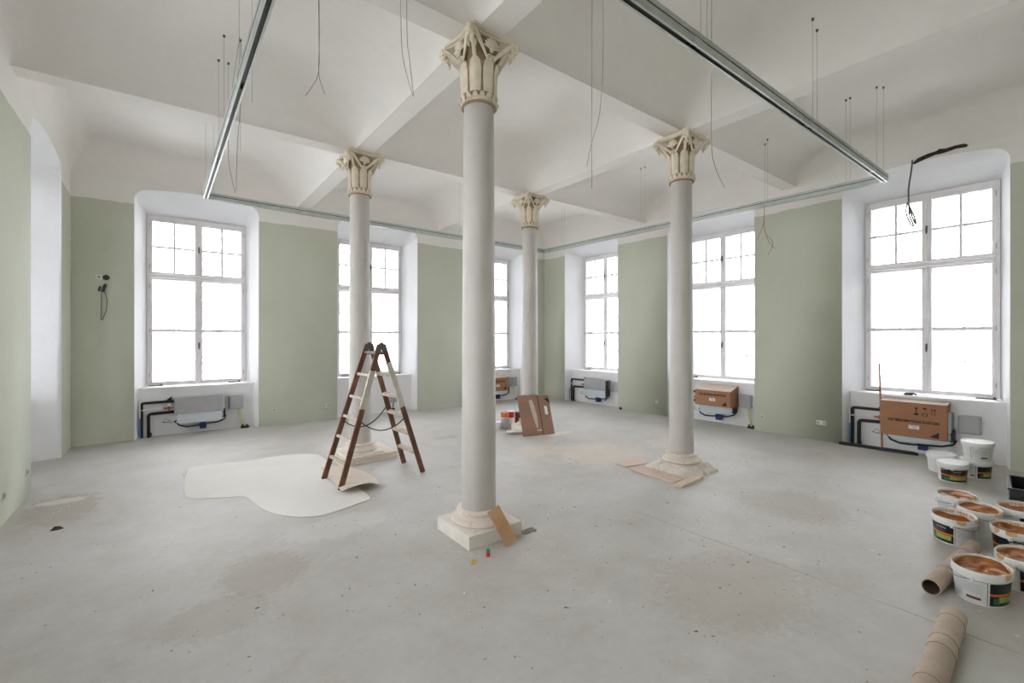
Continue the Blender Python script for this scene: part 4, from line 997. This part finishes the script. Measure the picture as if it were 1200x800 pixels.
bucket((7.68,.94,0), -6, 'closed bucket with black and orange label at the bottom of the stack', 'closed', dark=(PI+.35, PI+1.6), white=(PI-.5, PI+.25), seed=13, group=GC, text=False)
bucket((7.66,.93,.215), 4, 'plain closed white bucket on top of the stack by the window', 'closed', dark=(.3,1.2), white=(PI-.4,PI+1.0), seed=14, group=GC, text=False)

# ------------------------------------------------------------------ tubes, crate
def card_tube(a, b, r, label, seams):
    a, b = Vector(a), Vector(b); t = thing('cardboard_tube', label, 'tube')
    d = (b-a); L = d.length; d.normalize(); x = d.cross(Vector((0,0,1))).normalized(); y = x.cross(d)
    Mx = Matrix(((x.x, y.x, d.x, a.x), (x.y, y.y, d.y, a.y), (x.z, y.z, d.z, a.z), (0,0,0,1)))
    MB().lathe([(r*.97,0),(r,.002),(r,L-.002),(r*.97,L),(r*.88,L),(r*.88,0),(r*.97,0)], 32).build('wall', M_tube, t, M=Mx)
    MB().lathe([(r*.875,.004),(r*.875,L-.004)], 32).build('inside', M_tubein, t, M=Mx)
    for s in seams:
        P = [Vector((r*1.003*math.cos(an), r*1.003*math.sin(an), s+an*r*.12)) for an in [2*PI*i/28 for i in range(29)]]
        MB().tube([Mx @ p for p in P], .0016, 5).build('wrap_seam', M_tubein, t)
    return t
card_tube((3.905,.685,.05), (4.93,.62,.05), .05, 'short grey-brown cardboard tube poking out behind the front bucket', (.3, .75))
card_tube((3.58,.53,.057), (2.05,.46,.057), .057, 'long cardboard tube lying at the bottom right corner', (.10, .36, .47, .80, 1.1))
t = thing('plastic_crate', 'black plastic crate at the right picture edge behind the buckets', 'crate', (6.82,.40,0), R(6))
for (lo, hi, nm) in (((-.30,-.20,0), (.30,.20,.012), 'bottom'), ((-.30,-.20,.0), (-.288,.20,.20), 'side'), ((.288,-.20,0), (.30,.20,.20), 'side'), ((-.30,-.20,0), (.30,-.188,.20), 'side'), ((-.30,.188,0), (.30,.20,.20), 'side')):
    MB().box(lo, hi, bev=.003).build(nm, M_black, t)
b = MB(); b.box((-.318,-.218,.185), (-.288,.218,.20)); b.box((.288,-.218,.185), (.318,.218,.20)); b.box((-.288,-.218,.185), (.288,-.188,.20)); b.box((-.288,.188,.185), (.288,.218,.20)); b.build('rim', M_black, t)
b = MB(); b.box((-.308,-.208,.09), (-.300,.208,.105)); b.box((-.3,.200,.09), (.3,.208,.105)); b.build('rib', M_black, t)

# ------------------------------------------------------------------ debris
def scatter(name, m, label, nn_, areas, smin, smax, seed, flat=.35):
    rnd = random.Random(seed); mb = MB()
    for _ in range(nn_):
        cx, cy, sx, sy = rnd.choice(areas); x = rnd.gauss(cx, sx); y = rnd.gauss(cy, sy)
        if not (XA+.05 < x < XB-.1 and YN+.1 < y < YB-.1): continue
        a = rnd.uniform(0, PI); L = rnd.uniform(smin, smax); W = L*rnd.uniform(.2, .6); H = W*flat
        Mx = Matrix.Translation((x, y, .0)) @ Matrix.Rotation(a, 4, 'Z')
        mb.add([Mx @ Vector(p) for p in ((-L/2,-W/2,0),(L/2,-W/2*.6,0),(L/2*.8,W/2,0),(-L/2*.9,W/2,0),(-L/4,0,H),(L/4,0,H*.8))], [(0,1,5,4),(1,2,5),(2,3,4,5),(3,0,4)])
    return tag(mb.build(name, m), label, 'debris', kind='stuff')
wide = [(2.5,2.5,2.2,1.2), (1.5,4,1.2,1.5), (4.5,2.5,1.6,1.4), (3,5,2,1.6), (6,3.5,1.2,1.5)]
scatter('dark_wood_chips', mat('dark_chips', (122, 112, 100), .9, var=.2, scale=40, bump=0), 'dark slivers and chips scattered over the grey floor', 420, wide, .006, .026, 3)
scatter('plaster_crumbs', mat('pale_crumbs', (216, 210, 198), .9, var=.1, scale=40, bump=0), 'pale plaster crumbs scattered over the floor and round the columns', 380,
        wide+[(1.82,3.1,.05,.15), (2.0,2.95,.2,.05), (5.16,3.2,.4,.3), (4.9,5.75,.3,.1), (1.45,9.3,.5,.06), (-.75,6.3,.2,.2)], .006, .03, 4, .5)
scatter('ochre_spatter', mat('tan_spatter', (168, 146, 116), .9, var=.15, scale=40, bump=0), 'tiny tan spatters on the floor in the foreground', 260, [(.9,3.4,.6,.5), (3.2,1.6,.6,.5), (4.6,2.2,.8,.5), (1.9,2.2,.6,.4)], .005, .016, 5, .3)

# ------------------------------------------------------------------ outside
mb = MB(); mb.box((-80,-60,-6.2), (100,90,-6)); g0 = mb.build('outside_ground_1', M_ground); struct(g0)  # pale ground plane outside the building
def house(loc, rz, W, D, Hh, RH, label, cols, rows):
    t = thing('far_building', label, 'building', loc, rz)
    MB().box((-W/2,0,0), (W/2,D,Hh)).build('walls', M_facade, t)
    r = MB(); r.add([(-W/2-.5,-.5,Hh),(W/2+.5,-.5,Hh),(W/2+.5,D+.5,Hh),(-W/2-.5,D+.5,Hh),(-W/2+3,D/2,Hh+RH),(W/2-3,D/2,Hh+RH)], [(0,1,5,4),(1,2,5),(2,3,4,5),(3,0,4),(3,2,1,0)]); r.build('roof', M_roof, t)
    for c in range(cols):
        for q in range(rows):
            x = -W/2+W*(c+.5)/cols; z = 1.2+(Hh-1.5)*q/rows
            MB().box((x-.55,-.04,z), (x+.55,.0,z+1.9)).build('window', M_fwin, t)
            MB().box((x-.03,-.07,z), (x+.03,-.04,z+1.9)).build('window_bar', M_facade, t)
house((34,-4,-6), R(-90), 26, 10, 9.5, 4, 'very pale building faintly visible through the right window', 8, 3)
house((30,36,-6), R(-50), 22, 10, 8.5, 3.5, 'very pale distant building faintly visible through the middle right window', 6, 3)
def tree(loc, h, label, seed):
    rnd = random.Random(seed); t = thing('bare_tree', label, 'tree', loc); tr = MB(); br = MB()
    def grow(p, d, L, r, lv):
        q = p+d*L; (tr if lv < 2 else br).tube([p, p.lerp(q, .5)+Vector((rnd.uniform(-.1,.1),)*3)*L*.3, q], [r, r*.85, r*.65], 5 if lv > 1 else 8, cap=False)
        if lv >= 5: return
        for k in range(3 if lv < 4 else 2):
            nd = (d+Vector((rnd.uniform(-.8,.8), rnd.uniform(-.8,.8), rnd.uniform(-.1,.6)))).normalized(); grow(q, nd, L*rnd.uniform(.6,.8), r*.6, lv+1)
    grow(Vector((0,0,0)), Vector((0,0,1)), h*.3, h*.018, 0)
    tr.build('trunk', M_bark, t); br.build('branches', M_bark, t)
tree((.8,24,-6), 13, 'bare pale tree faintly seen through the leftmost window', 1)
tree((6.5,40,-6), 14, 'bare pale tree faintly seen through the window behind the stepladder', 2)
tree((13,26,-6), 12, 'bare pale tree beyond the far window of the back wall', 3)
